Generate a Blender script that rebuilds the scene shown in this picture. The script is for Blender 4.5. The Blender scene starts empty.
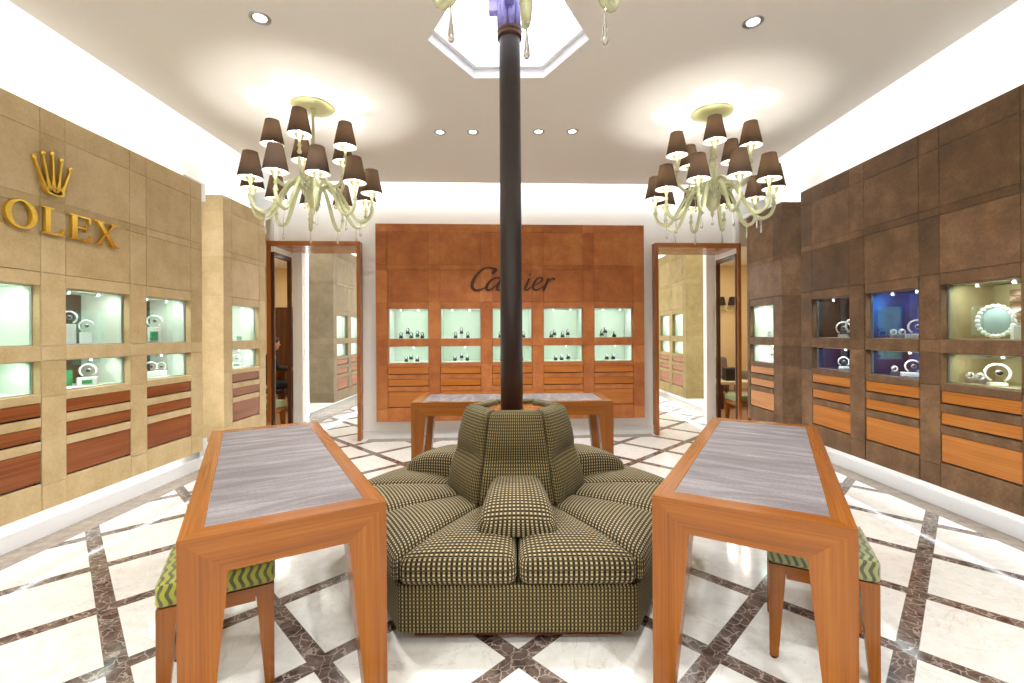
import bpy, bmesh, math, random
from mathutils import Vector, Matrix
PI = math.pi
rnd = random.Random(7)
S = bpy.context.scene
COL = S.collection
# ------------------------------------------------------------------ camera, world, exposure
HC = 1.42
cam = bpy.data.cameras.new('camera'); camo = bpy.data.objects.new('camera', cam); COL.objects.link(camo)
cam.sensor_fit = 'HORIZONTAL'; cam.sensor_width = 36.0; cam.lens = 36.0*455/1024
cam.shift_y = -8.0/1024; cam.clip_start = 0.05
camo.matrix_world = Matrix.Translation((0, 0, HC)) @ Matrix.Rotation(PI/2, 4, 'X') @ Matrix.Rotation(math.radians(-.35), 4, 'Z')
S.camera = camo
W = bpy.data.worlds.new('world'); S.world = W; W.use_nodes = True
W.node_tree.nodes['Background'].inputs[0].default_value = (.9, .93, 1, 1)
W.node_tree.nodes['Background'].inputs[1].default_value = 0.3
S.view_settings.view_transform = 'Standard'; S.view_settings.look = 'None'
S.view_settings.exposure = 0.06; S.view_settings.gamma = 1.0
S.view_settings.use_curve_mapping = False
S.cycles.max_bounces = 10; S.cycles.diffuse_bounces = 4; S.cycles.transmission_bounces = 8; S.cycles.transparent_max_bounces = 16
S.cycles.caustics_reflective = False; S.cycles.caustics_refractive = False
S.cycles.sample_clamp_indirect = 6.0

# main measures: x to the right, y away from the camera
ZC = 3.38            # ceiling
XL, XR = -3.15, 3.20 # faces of the clad cabinet walls
WL, WR = -3.34, 3.46 # plaster walls behind them
BROT = math.radians(3.2)                       # the back wall is turned a little
def back(x, off=0.0):                          # a point of the back wall, off = distance in front of it
    return Vector((x + off*math.sin(BROT), 6.30 + x*math.tan(BROT) - off*math.cos(BROT), 0))
SOFA = Vector((0.02, 2.985, 0.0))

def area(name, loc, direction, sx, sy, power, col=(1, .93, .82), spread=180):
    l = bpy.data.lights.new(name, 'AREA'); l.shape = 'RECTANGLE'; l.size = sx; l.size_y = sy
    l.energy = power; l.color = col; l.spread = math.radians(spread)
    o = bpy.data.objects.new(name, l); COL.objects.link(o); o.location = loc
    d = Vector(direction).normalized()
    # local x (size) runs along the longest horizontal run that is perpendicular to d
    return o, d
def strip(name, a, b, direction, width, power, col=(1, .93, .82), spread=180):
    a = Vector(a); b = Vector(b); L = (b-a).length
    o, d = area(name, (a+b)/2, direction, L, width, power, col, spread)
    x = (b-a).normalized(); z = -d; z = (z - x*z.dot(x)).normalized(); y = z.cross(x)
    o.matrix_world = Matrix.Translation((a+b)/2) @ Matrix((x, y, z)).transposed().to_4x4()
    return o
WARM = (1, .90, .74); NEUT = (.985, .995, 1.0); COOL = (.92, .97, 1.0); CASE = (.95, 1.0, .965)
K = 1.0
# cove strips above the lowered ceiling's edges, washing the walls
strip('cove_light_left', (-3.02, -1.2, 3.50), (-3.02, 6.0, 3.50), (-1, 0, -.25), .10, 13*K, NEUT)
strip('cove_light_right', (3.10, -1.2, 3.50), (3.10, 6.2, 3.50), (1, 0, -.25), .10, 13*K, NEUT)
strip('cove_light_back', (-2.9, 5.93, 3.50), (2.9, 6.22, 3.50), (0, 1, -.25), .10, 26*K, NEUT)
strip('cabinet_top_light_left', (-3.24, -1.0, 2.975), (-3.24, 4.6, 2.975), (-.5, 0, 1), .05, 7*K, NEUT)
strip('cabinet_top_light_right', (3.32, -1.0, 2.975), (3.32, 5.0, 2.975), (.5, 0, 1), .05, 8*K, NEUT)
strip('cabinet_top_light_left_far', (-3.26, 5.0, 2.975), (-3.26, 5.8, 2.975), (-.5, 0, 1), .05, 2.4*K, NEUT)
strip('cabinet_top_light_right_far', (3.36, 5.42, 2.975), (3.36, 6.1, 2.975), (.5, 0, 1), .05, 2.2*K, NEUT)
# strips under the cabinet walls
strip('plinth_light_left', (-3.22, 1.0, .235), (-3.22, 4.6, .235), (-.15, 0, -1), .06, 4.6*K, COOL)
strip('plinth_light_left_far', (-3.22, 5.0, .235), (-3.22, 5.8, .235), (-.15, 0, -1), .06, 2*K, COOL)
strip('plinth_light_right', (3.32, 1.0, .235), (3.32, 5.0, .235), (.15, 0, -1), .06, 4.6*K, COOL)
strip('plinth_light_right_far', (3.32, 5.4, .235), (3.32, 6.0, .235), (.15, 0, -1), .06, 1.5*K, COOL)
# halo of the terracotta wall
for nm, xa, xb, za, zb, dr in (('halo_light_bottom', -1.72, 1.72, .30, .30, (0, .8, -1)), ('halo_light_top', -1.72, 1.72, 2.82, 2.82, (0, .8, 1)),
                               ('halo_light_left', -1.80, -1.80, .4, 2.8, (-1, .8, 0)), ('halo_light_right', 1.80, 1.80, .4, 2.8, (1, .8, 0))):
    pa = back(xa, .055); pb = back(xb, .055); pa.z = za; pb.z = zb
    strip(nm, pa, pb, dr, .03, (34 if 'bottom' in nm else 34)*K, COOL)
strip('gap_light_left', (-3.28, 4.68, .4), (-3.28, 4.68, 2.85), (.25, 1, 0), .05, 4*K, NEUT)
strip('gap_light_right', (3.40, 5.08, .4), (3.40, 5.08, 2.85), (-.25, 1, 0), .05, 1.5*K, NEUT)

# ------------------------------------------------------------------ materials
def lin(c):
    c = c/255.0
    return c/12.92 if c <= .04045 else ((c+.055)/1.055)**2.4
def rgb(r, g, b): return (lin(r), lin(g), lin(b), 1)
class NT:
    def __init__(s, name):
        s.m = bpy.data.materials.new(name); s.m.use_nodes = True; s.t = s.m.node_tree
        s.p = s.t.nodes['Principled BSDF']; s.out = s.t.nodes['Material Output']
    def n(s, typ, **kw):
        x = s.t.nodes.new(typ)
        for k, v in kw.items():
            if k in ('op',): x.operation = v
            elif hasattr(x, k): setattr(x, k, v)
            else: x.inputs[k.replace('_', ' ')].default_value = v
        return x
    def l(s, a, b): s.t.links.new(a, b)
    def math(s, op, a, b=None, c=None, clamp=False):
        x = s.t.nodes.new('ShaderNodeMath'); x.operation = op; x.use_clamp = clamp
        for i, v in enumerate((a, b, c)):
            if v is None: continue
            if isinstance(v, (int, float)): x.inputs[i].default_value = v
            else: s.l(v, x.inputs[i])
        return x.outputs[0]
    def mix(s, f, a, b, blend='MIX'):
        x = s.t.nodes.new('ShaderNodeMix'); x.data_type = 'RGBA'; x.blend_type = blend
        for sock, v in ((x.inputs[0], f), (x.inputs[6], a), (x.inputs[7], b)):
            if isinstance(v, (int, float)): sock.default_value = v
            elif isinstance(v, tuple): sock.default_value = v
            else: s.l(v, sock)
        return x.outputs[2]
    def ramp(s, f, stops):
        x = s.t.nodes.new('ShaderNodeValToRGB'); e = x.color_ramp.elements
        while len(e) < len(stops): e.new(.5)
        for i, (p, c) in enumerate(stops): e[i].position = p; e[i].color = c
        s.l(f, x.inputs[0]); return x.outputs[0]
    def noise(s, vec, scale, detail=4, rough=.55, dist=0.0):
        x = s.t.nodes.new('ShaderNodeTexNoise'); x.inputs['Scale'].default_value = scale
        x.inputs['Detail'].default_value = detail; x.inputs['Roughness'].default_value = rough; x.inputs['Distortion'].default_value = dist
        if vec is not None: s.l(vec, x.inputs['Vector'])
        return x.outputs['Fac']
    def mapping(s, vec, scale=(1, 1, 1)):
        x = s.t.nodes.new('ShaderNodeMapping'); x.inputs['Scale'].default_value = scale; s.l(vec, x.inputs['Vector']); return x.outputs[0]
    def bump(s, h, strength=.3, dist=.01):
        x = s.t.nodes.new('ShaderNodeBump'); x.inputs['Strength'].default_value = strength; x.inputs['Distance'].default_value = dist
        s.l(h, x.inputs['Height']); s.l(x.outputs[0], s.p.inputs['Normal'])
    def coord(s, w='Object'): return s.t.nodes.new('ShaderNodeTexCoord').outputs[w]
def plain(name, c, rough=.5, metal=0.0, spec=.5, emit=None, es=0):
    t = NT(name); t.p.inputs['Base Color'].default_value = c; t.p.inputs['Roughness'].default_value = rough
    t.p.inputs['Metallic'].default_value = metal; t.p.inputs['Specular IOR Level'].default_value = spec
    if emit: t.p.inputs['Emission Color'].default_value = emit; t.p.inputs['Emission Strength'].default_value = es
    return t.m
def wood(name, dark, mid, light, rough=.25, scale=1.0):
    t = NT(name); uv = t.coord('UV')
    m = t.mapping(uv, (1.2*scale, 70*scale, 1)); a = t.noise(m, 1.6, 5, .6, .15)
    b = t.noise(t.mapping(uv, (.5*scale, 14*scale, 1)), 1.2, 2, .5, .2)
    f = t.math('ADD', t.math('MULTIPLY', a, .6), t.math('MULTIPLY', b, .4))
    t.l(t.ramp(f, [(.28, dark), (.5, mid), (.72, light)]), t.p.inputs['Base Color'])
    t.p.inputs['Roughness'].default_value = rough; t.p.inputs['Specular IOR Level'].default_value = .35; t.p.inputs['Coat Weight'].default_value = .08; t.p.inputs['Coat Roughness'].default_value = .12
    t.bump(a, .06, .002)
    return t.m
def cladding(name, c1, c2, c3, rough=.6):
    t = NT(name); ob = t.coord('Object')
    a = t.noise(ob, 5, 6, .65); b = t.noise(ob, 45, 5, .7); c = t.noise(t.mapping(ob, (1, 1, 1)), 1.6, 3)
    f = t.math('ADD', t.math('MULTIPLY', a, .5), t.math('ADD', t.math('MULTIPLY', b, .3), t.math('MULTIPLY', c, .2)))
    at = t.t.nodes.new('ShaderNodeAttribute'); at.attribute_name = 'tint'
    f = t.math('ADD', f, t.math('MULTIPLY', t.math('SUBTRACT', at.outputs['Fac'], .5), .14))
    t.l(t.ramp(f, [(.36, c1), (.5, c2), (.64, c3)]), t.p.inputs['Base Color'])
    t.p.inputs['Roughness'].default_value = rough; t.p.inputs['Specular IOR Level'].default_value = .35
    t.bump(b, .25, .003)
    return t.m
M = {}
M['white'] = plain('white_plaster', rgb(246, 245, 241), .7)
M['ceil'] = plain('ceiling_paint', rgb(236, 232, 224), .8)
M['hexrim'] = plain('skylight_paint', rgb(245, 245, 248), .7)
M['base'] = plain('white_skirting', rgb(240, 240, 240), .35)
M['beige'] = cladding('beige_leather_panel', rgb(184, 158, 112), rgb(201, 176, 131), rgb(215, 192, 150))
M['brown'] = cladding('brown_leather_panel', rgb(86, 64, 44), rgb(112, 84, 58), rgb(142, 109, 78))
M['terra'] = cladding('terracotta_leather_panel', rgb(146, 80, 38), rgb(170, 100, 50), rgb(190, 122, 66))
M['taupe'] = cladding('taupe_leather_panel', rgb(112, 98, 74), rgb(130, 114, 88), rgb(146, 130, 102))
M['olive'] = cladding('olive_leather_panel', rgb(128, 108, 62), rgb(146, 126, 78), rgb(162, 142, 94))
M['cherry'] = wood('cherry_wood', rgb(128, 70, 28), rgb(156, 92, 40), rgb(178, 114, 56))
M['desk'] = wood('desk_cherry_wood', rgb(114, 62, 16), rgb(144, 82, 24), rgb(166, 104, 36))
M['redwood'] = wood('red_brown_wood', rgb(110, 56, 28), rgb(142, 78, 40), rgb(164, 98, 54))
M['orangewood'] = wood('orange_wood', rgb(164, 96, 38), rgb(192, 122, 54), rgb(210, 144, 74))
M['terrawood'] = wood('amber_wood', rgb(150, 80, 28), rgb(176, 104, 40), rgb(196, 124, 56))
M['darkwood'] = wood('dark_walnut', rgb(58, 34, 20), rgb(82, 48, 28), rgb(104, 64, 40))
M['plinthwood'] = wood('sofa_plinth_wood', rgb(90, 48, 26), rgb(116, 66, 38), rgb(130, 80, 50))
M['slot'] = plain('dark_recess', rgb(40, 22, 14), .8)
M['metal'] = plain('brushed_steel', rgb(190, 190, 192), .28, 1)
M['gold'] = plain('polished_gold', rgb(255, 214, 100), .22, 1)
M['bronze'] = plain('dark_bronze', rgb(70, 42, 24), .45, .5)
M['black'] = plain('black_leather', rgb(22, 22, 24), .45)
M['paper'] = plain('white_lacquer', rgb(236, 238, 236), .35)
M['greenc'] = plain('green_card', rgb(20, 130, 80), .5)
M['charcoal'] = plain('charcoal_board', rgb(48, 56, 50), .5)  # dark backdrop boards of the left wall cases, their own colour
M['navy'] = plain('navy_board', rgb(14, 30, 72), .4)
M['choco'] = plain('dark_brown_board', rgb(40, 34, 34), .4)
M['casew'] = plain('case_lining_white', rgb(222, 232, 218), .6)
M['caseo'] = plain('case_lining_olive', rgb(150, 140, 102), .6)
M['cream'] = plain('cream_wall_paint', rgb(226, 200, 150), .7)
M['carpet'] = plain('lounge_carpet', rgb(150, 112, 80), .9)
M['skin'] = plain('skin', rgb(205, 150, 120), .5)
M['suit'] = plain('dark_suit_cloth', rgb(24, 26, 34), .85)
M['hair'] = plain('dark_hair', rgb(30, 22, 18), .6)
M['greyc'] = plain('grey_upholstery', rgb(120, 108, 98), .9)
M['ivory'] = plain('ivory_upholstery', rgb(214, 196, 162), .85)
M['led'] = plain('lamp_glow', rgb(255, 255, 255), .5, emit=(1, .97, .92, 1), es=9)
M['led2'] = plain('strip_glow', rgb(255, 255, 255), .5, emit=(.95, .97, 1, 1), es=3.5)
M['greyglass'] = plain('grey_white_acrylic', rgb(150, 170, 168), .3)
M['bulb'] = plain('bulb_glow', rgb(255, 250, 240), .5, emit=(1, .9, .74, 1), es=14)
M['sky'] = plain('luminous_ceiling', rgb(255, 255, 255), .5, emit=(.93, .95, 1, 1), es=2.6)
# column: dark bronze brown
t = NT('column_lacquer'); t.p.inputs['Base Color'].default_value = rgb(46, 36, 34); t.p.inputs['Roughness'].default_value = .38; M['column'] = t.m
t = NT('lilac_glass'); t.p.inputs['Base Color'].default_value = rgb(168, 158, 226); t.p.inputs['Roughness'].default_value = .12
t.p.inputs['Transmission Weight'].default_value = .5; M['lilac'] = t.m
# blue back panels with soft cloud
t = NT('blue_backdrop'); v = t.noise(t.coord('Object'), 3.0, 2)
t.l(t.ramp(v, [(.35, rgb(8, 20, 44)), (.65, rgb(24, 84, 160))]), t.p.inputs['Base Color']); t.p.inputs['Roughness'].default_value = .3; M['blue'] = t.m
# poster of an earth-toned landscape
t = NT('landscape_print'); v = t.noise(t.mapping(t.coord('Object'), (3, 3, 9)), 1.5, 5)
t.l(t.ramp(v, [(.35, rgb(60, 44, 34)), (.5, rgb(150, 112, 84)), (.62, rgb(210, 206, 200))]), t.p.inputs['Base Color']); M['print'] = t.m
# desk writing surface
t = NT('grey_suede_inlay'); uv = t.coord('Object')
a = t.noise(t.mapping(uv, (1.3, 9.0, 1)), 1.6, 7, .66, .5); b = t.noise(uv, 90, 3)
f = t.math('ADD', t.math('MULTIPLY', a, .8), t.math('MULTIPLY', b, .2))
t.l(t.ramp(f, [(.3, rgb(88, 80, 82)), (.5, rgb(118, 110, 112)), (.68, rgb(160, 152, 152))]), t.p.inputs['Base Color'])
t.p.inputs['Roughness'].default_value = .55; M['inlay'] = t.m
# fabric of the round sofa
def weave(name, p, cream=rgb(180, 164, 126), olive=rgb(86, 72, 42)):
    t = NT(name); uv = t.coord('UV'); s = t.t.nodes.new('ShaderNodeSeparateXYZ'); t.l(uv, s.inputs[0])
    su = t.math('SINE', t.math('MULTIPLY', s.outputs[0], 2*PI/p)); sv = t.math('SINE', t.math('MULTIPLY', s.outputs[1], 2*PI/p))
    mu = t.math('MULTIPLY_ADD', su, 2.2, .25, True); mv = t.math('MULTIPLY_ADD', sv, 2.0, .35, True)
    sv2 = t.math('SINE', t.math('MULTIPLY', s.outputs[1], 4*PI/p)); fine = t.math('MULTIPLY_ADD', sv2, 1.5, .5, True)
    base = t.mix(mu, rgb(16, 14, 12), olive)
    c = t.mix(t.math('MULTIPLY', mu, mv), base, cream)
    c = t.mix(t.math('MULTIPLY', t.math('MULTIPLY', t.math('SUBTRACT', 1.0, mu), t.math('SUBTRACT', 1.0, mv)), .28), c, rgb(104, 88, 36))
    t.l(c, t.p.inputs['Base Color']); t.p.inputs['Roughness'].default_value = .8; t.p.inputs['Specular IOR Level'].default_value = .25; t.p.inputs['Sheen Weight'].default_value = .04
    h = t.math('ADD', mu, t.math('MULTIPLY', mv, .6)); t.bump(h, .5, .004)
    return t.m
M['weave'] = weave('houndstooth_weave', .020)
M['weave2'] = weave('houndstooth_weave_small', .017, rgb(152, 136, 90), rgb(84, 70, 34))
# wavy stool fabric
def waves(name, c1, c2, c3):
    t = NT(name); uv = t.coord('UV'); s = t.t.nodes.new('ShaderNodeSeparateXYZ'); t.l(uv, s.inputs[0])
    wob = t.math('MULTIPLY', t.math('SINE', t.math('MULTIPLY', s.outputs[1], 2*PI/.07)), .006)
    x = t.math('SINE', t.math('MULTIPLY', t.math('ADD', s.outputs[0], wob), 2*PI/.029))
    m = t.math('MULTIPLY_ADD', x, 2.5, .9, True); n = t.noise(uv, 120, 2)
    c = t.mix(m, c1, c2); c = t.mix(t.math('MULTIPLY', n, .5), c, c3)
    t.l(c, t.p.inputs['Base Color']); t.p.inputs['Roughness'].default_value = .6; t.p.inputs['Sheen Weight'].default_value = .4
    t.bump(m, .5, .004); return t.m
M['zebra'] = waves('lime_wave_velvet', rgb(40, 46, 36), rgb(168, 166, 46), rgb(128, 130, 38))
M['zebra2'] = waves('sage_stripe_velvet', rgb(62, 70, 44), rgb(156, 158, 108), rgb(110, 112, 70))
M['greenv'] = waves('green_velvet', rgb(84, 104, 52), rgb(150, 160, 96), rgb(120, 130, 70))
# chandelier glass and shades
t = NT('pale_green_glass'); t.p.inputs['Base Color'].default_value = rgb(250, 253, 206); t.p.inputs['Roughness'].default_value = .06
t.p.inputs['Transmission Weight'].default_value = .45; t.p.inputs['IOR'].default_value = 1.3; M['glass'] = t.m
t = NT('clear_crystal'); t.p.inputs['Base Color'].default_value = rgb(250, 250, 245); t.p.inputs['Roughness'].default_value = .03
t.p.inputs['Transmission Weight'].default_value = .9; t.p.inputs['IOR'].default_value = 1.45; M['crystal'] = t.m
M['canopy'] = plain('pale_gold_enamel', rgb(206, 204, 150), .35, .3)
t = NT('shade_organza')
d = t.n('ShaderNodeBsdfDiffuse'); d.inputs[0].default_value = rgb(46, 42, 41)
tr = t.n('ShaderNodeBsdfTranslucent'); tr.inputs[0].default_value = rgb(110, 90, 74)
mx = t.n('ShaderNodeMixShader'); mx.inputs[0].default_value = .32; t.l(d.outputs[0], mx.inputs[1]); t.l(tr.outputs[0], mx.inputs[2]); t.l(mx.outputs[0], t.out.inputs[0]); M['shade'] = t.m
t = NT('shade_lining')
d = t.n('ShaderNodeBsdfDiffuse'); d.inputs[0].default_value = rgb(244, 238, 226)
tr = t.n('ShaderNodeBsdfTranslucent'); tr.inputs[0].default_value = rgb(244, 232, 210)
mx = t.n('ShaderNodeMixShader'); mx.inputs[0].default_value = .3; t.l(d.outputs[0], mx.inputs[1]); t.l(tr.outputs[0], mx.inputs[2]); t.l(mx.outputs[0], t.out.inputs[0]); M['lining'] = t.m
# showcase glass: clear pane with its own reflections
t = NT('showcase_glass')
tp = t.n('ShaderNodeBsdfTransparent'); tp.inputs[0].default_value = (.93, .97, .95, 1)
gl = t.n('ShaderNodeBsdfGlossy'); gl.inputs['Roughness'].default_value = .02
fr = t.n('ShaderNodeFresnel'); fr.inputs[0].default_value = 1.45
mx = t.n('ShaderNodeMixShader'); t.l(t.math('MULTIPLY', fr.outputs[0], .3), mx.inputs[0]); t.l(tp.outputs[0], mx.inputs[1]); t.l(gl.outputs[0], mx.inputs[2]); t.l(mx.outputs[0], t.out.inputs[0]); M['pane'] = t.m
# floor: cream marble squares laid on the diagonal between brown marble strips
t = NT('diagonal_marble_floor'); po = t.coord('Object'); s = t.t.nodes.new('ShaderNodeSeparateXYZ'); t.l(po, s.inputs[0])
X, Y = s.outputs[0], s.outputs[1]
def family(c, c0, sp):
    f = t.math('DIVIDE', t.math('SUBTRACT', c, c0), sp); k = t.math('ROUND', f)
    dist = t.math('MULTIPLY', t.math('ABSOLUTE', t.math('SUBTRACT', f, k)), sp)
    w = .056
    return t.math('LESS_THAN', dist, w), t.math('LESS_THAN', t.math('ABSOLUTE', t.math('SUBTRACT', dist, w)), .0025), k
ma, ja, ka = family(t.math('SUBTRACT', Y, X), .28, .845)
mb, jb, kb = family(t.math('ADD', Y, X), .25, .88)
strp = t.math('MAXIMUM', ma, mb); joint = t.math('MAXIMUM', ja, jb)
n1 = t.noise(po, 2.3, 8, .6, 1.5); n2 = t.noise(po, 14, 6, .65)
vein = t.math('MULTIPLY', t.math('LESS_THAN', t.math('ABSOLUTE', t.math('SUBTRACT', n1, .5)), .006), .2)
rt = t.n('ShaderNodeTexWhiteNoise'); cb = t.n('ShaderNodeCombineXYZ')
t.l(t.math('FLOOR', t.math('DIVIDE', t.math('SUBTRACT', t.math('SUBTRACT', Y, X), .28), .845)), cb.inputs[0])
t.l(t.math('FLOOR', t.math('DIVIDE', t.math('SUBTRACT', t.math('ADD', Y, X), .25), .88)), cb.inputs[1]); t.l(cb.outputs[0], rt.inputs['Vector'])
creamm = t.ramp(n2, [(.3, rgb(230, 226, 217)), (.6, rgb(244, 242, 237))])
creamm = t.mix(t.math('MULTIPLY', rt.outputs[0], .25), creamm, rgb(222, 216, 204)); creamm = t.mix(vein, creamm, rgb(170, 140, 110))
vo = t.n('ShaderNodeTexVoronoi'); vo.feature = 'DISTANCE_TO_EDGE'; vo.inputs['Scale'].default_value = 17
wv = t.n('ShaderNodeVectorMath'); wv.operation = 'ADD'; t.l(po, wv.inputs[0])
nz = t.n('ShaderNodeTexNoise'); nz.inputs['Scale'].default_value = 9; nz.inputs['Detail'].default_value = 5; t.l(po, nz.inputs['Vector'])
sc = t.n('ShaderNodeVectorMath'); sc.operation = 'SCALE'; sc.inputs[3].default_value = .12; t.l(nz.outputs['Color'], sc.inputs[0]); t.l(sc.outputs[0], wv.inputs[1]); t.l(wv.outputs[0], vo.inputs['Vector'])
dk = t.ramp(n2, [(.35, rgb(66, 54, 49)), (.65, rgb(128, 110, 100))])
dk = t.mix(t.math('MULTIPLY', t.math('LESS_THAN', vo.outputs[0], .035), .7), dk, rgb(184, 168, 156))
bordl = t.math('LESS_THAN', X, -3.11); bordr = t.math('GREATER_THAN', X, 3.27)
bb = t.math('MULTIPLY', t.math('GREATER_THAN', t.math('SUBTRACT', Y, t.math('MULTIPLY', X, math.tan(BROT))), 6.10), t.math('LESS_THAN', t.math('SUBTRACT', Y, t.math('MULTIPLY', X, math.tan(BROT))), 6.40))
bb = t.math('MULTIPLY', bb, t.math('LESS_THAN', t.math('ABSOLUTE', X), 1.95))
bord = t.math('MAXIMUM', bb, t.math('MAXIMUM', bordl, bordr))
c = t.mix(strp, creamm, dk); c = t.mix(t.math('MULTIPLY', joint, .5), c, rgb(90, 76, 66)); c = t.mix(bord, c, t.ramp(n2, [(.3, rgb(124, 110, 94)), (.7, rgb(158, 144, 128))]))
t.l(c, t.p.inputs['Base Color']); t.p.inputs['Roughness'].default_value = .09; t.p.inputs['Specular IOR Level'].default_value = .55; M['floor'] = t.m

# ------------------------------------------------------------------ mesh helpers
class MB:
    """collects geometry in the local frame of the thing it belongs to; uv.x runs with the grain"""
    def __init__(s): s.v = []; s.f = []; s.uv = []; s.mi = []; s.tint = []; s.sm = []
    def face(s, pts, uvs=None, mi=0, tint=.5, smooth=False):
        i = len(s.v); s.v += [tuple(p) for p in pts]; s.f.append(tuple(range(i, i+len(pts))))
        s.uv.append(uvs or [(0, 0)]*len(pts)); s.mi.append(mi); s.tint.append(tint); s.sm.append(smooth)
    def hexa(s, b, t, grain='x', mi=0, tint=None):
        """b, t: 4 bottom and 4 top corners, counter-clockwise from above"""
        b = [Vector(p) for p in b]; t = [Vector(p) for p in t]; off = rnd.random()*7
        tint = rnd.random() if tint is None else tint
        def uv(p):
            if grain == 'x': return (p.x+off, p.y+p.z+off)
            if grain == 'y': return (p.y+off, p.x+p.z+off)
            return (p.z+off, p.x+p.y+off)
        for q in ([b[3], b[2], b[1], b[0]], t, [b[0], b[1], t[1], t[0]], [b[1], b[2], t[2], t[1]], [b[2], b[3], t[3], t[2]], [b[3], b[0], t[0], t[3]]):
            s.face(q, [uv(p) for p in q], mi, tint)
        return s
    def box(s, x0, x1, y0, y1, z0, z1, grain='x', mi=0, tint=None):
        return s.hexa([(x0, y0, z0), (x1, y0, z0), (x1, y1, z0), (x0, y1, z0)], [(x0, y0, z1), (x1, y0, z1), (x1, y1, z1), (x0, y1, z1)], grain, mi, tint)
    def cbox(s, x0, x1, y0, y1, z0, z1, c=.004, grain='x', mi=0, tint=None):
        """box whose front (low y) edges are chamfered"""
        tint = rnd.random() if tint is None else tint; off = rnd.random()*7
        uv = (lambda p: (p[0]+off, p[1]+p[2]+off)) if grain == 'x' else (lambda p: (p[2]+off, p[0]+p[1]+off))
        F = [(x0+c, y0, z0+c), (x1-c, y0, z0+c), (x1-c, y0, z1-c), (x0+c, y0, z1-c)]
        G = [(x0, y0+c, z0), (x1, y0+c, z0), (x1, y0+c, z1), (x0, y0+c, z1)]
        B = [(x0, y1, z0), (x1, y1, z0), (x1, y1, z1), (x0, y1, z1)]
        s.face(F, [uv(p) for p in F], mi, tint)
        for P, Q in ((F, G), (G, B)):
            for i in range(4):
                j = (i+1) % 4; q = [P[j], P[i], Q[i], Q[j]]; s.face(q, [uv(p) for p in q], mi, tint)
        q = B[::-1]; s.face(q, [uv(p) for p in q], mi, tint)
        return s
    def prism(s, poly, y0, y1, mi=0, tint=.5):
        """poly in x,z (counter-clockwise seen from -y) pushed from y0 to y1"""
        n = len(poly); a = [(p[0], y0, p[1]) for p in poly]; b = [(p[0], y1, p[1]) for p in poly]
        s.face(a, None, mi, tint); s.face(b[::-1], None, mi, tint)
        for i in range(n):
            j = (i+1) % n; s.face([a[j], a[i], b[i], b[j]], None, mi, tint)
        return s
    def zprism(s, poly, z0, z1, mi=0, grain='x', scale=1.0):
        n = len(poly); a = [(p[0], p[1], z0) for p in poly]; b = [(p[0]*scale, p[1]*scale, z1) for p in poly]
        s.face(a[::-1], [(p[0], p[1]) for p in a[::-1]], mi); s.face(b, [(p[0], p[1]) for p in b], mi)
        u = 0
        for i in range(n):
            j = (i+1) % n; L = math.dist(a[i], a[j])
            s.face([a[i], a[j], b[j], b[i]], [(u, z0), (u+L, z0), (u+L, z1), (u, z1)], mi); u += L
        return s
    def lathe(s, prof, c=(0, 0, 0), n=20, mi=0, smooth=True, axis='z'):
        """prof: list of (r, z)"""
        def pt(r, z, a):
            x, y = r*math.cos(a), r*math.sin(a)
            if axis == 'y': return (c[0]+x, c[1]+z, c[2]+y)
            return (c[0]+x, c[1]+y, c[2]+z)
        for k in range(len(prof)-1):
            (r0, z0), (r1, z1) = prof[k], prof[k+1]
            for i in range(n):
                a, b = 2*PI*i/n, 2*PI*(i+1)/n
                q = [pt(r0, z0, a), pt(r0, z0, b), pt(r1, z1, b), pt(r1, z1, a)]
                if r0 < 1e-6: q = [q[0], q[2], q[3]]
                elif r1 < 1e-6: q = q[:3]
                if axis == 'y': q = q[::-1]
                s.face(q, None, mi, .5, smooth)
        return s
    def tube(s, pts, rad, n=10, mi=0, caps=True):
        pts = [Vector(p) for p in pts]; R = rad if isinstance(rad, (list, tuple)) else [rad]*len(pts)
        rings = []; up = Vector((0, 0, 1))
        t0 = (pts[1]-pts[0]).normalized(); nx = t0.cross(up)
        if nx.length < 1e-3: nx = t0.cross(Vector((0, 1, 0)))
        nx.normalize()
        for i, p in enumerate(pts):
            t = (pts[min(i+1, len(pts)-1)]-pts[max(i-1, 0)]).normalized()
            nx = (nx - t*nx.dot(t)).normalized(); ny = t.cross(nx)
            rings.append([p + (nx*math.cos(2*PI*k/n)+ny*math.sin(2*PI*k/n))*R[i] for k in range(n)])
        for a, b in zip(rings, rings[1:]):
            for k in range(n): s.face([a[k], a[(k+1) % n], b[(k+1) % n], b[k]], None, mi, .5, True)
        if caps: s.face(rings[0][::-1], None, mi); s.face(rings[-1], None, mi)
        return s
    def ball(s, c, r, n=12, mi=0, sz=1.0):
        m = max(5, n//2); return s.lathe([(max(0.0, r*math.sin(PI*k/m)) if 0 < k < m else 0.0, -r*sz*math.cos(PI*k/m)) for k in range(m+1)], c, n, mi)
    def soft(s, hx, hy, hz, r, f, m=7, e=4, mi=0, uvs=1.0):
        """rounded box of half sizes h, edge radius r; every point goes through f(x, y, z)"""
        def axis(h):
            a = [-h + r*(1-math.cos(PI/2*k/e)) for k in range(e)]; b = [h - r*(1-math.cos(PI/2*k/e)) for k in range(e)][::-1]
            return a + [-h+r + (2*(h-r))*k/m for k in range(m+1)] + b
        A = [axis(hx), axis(hy), axis(hz)]; H = (hx, hy, hz)
        def P(p):
            q = Vector([max(-(H[i]-r), min(H[i]-r, p[i])) for i in range(3)]); d = Vector(p)-q
            if d.length > 1e-9: d = d.normalized()*r
            return f(*(q+d))
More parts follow.
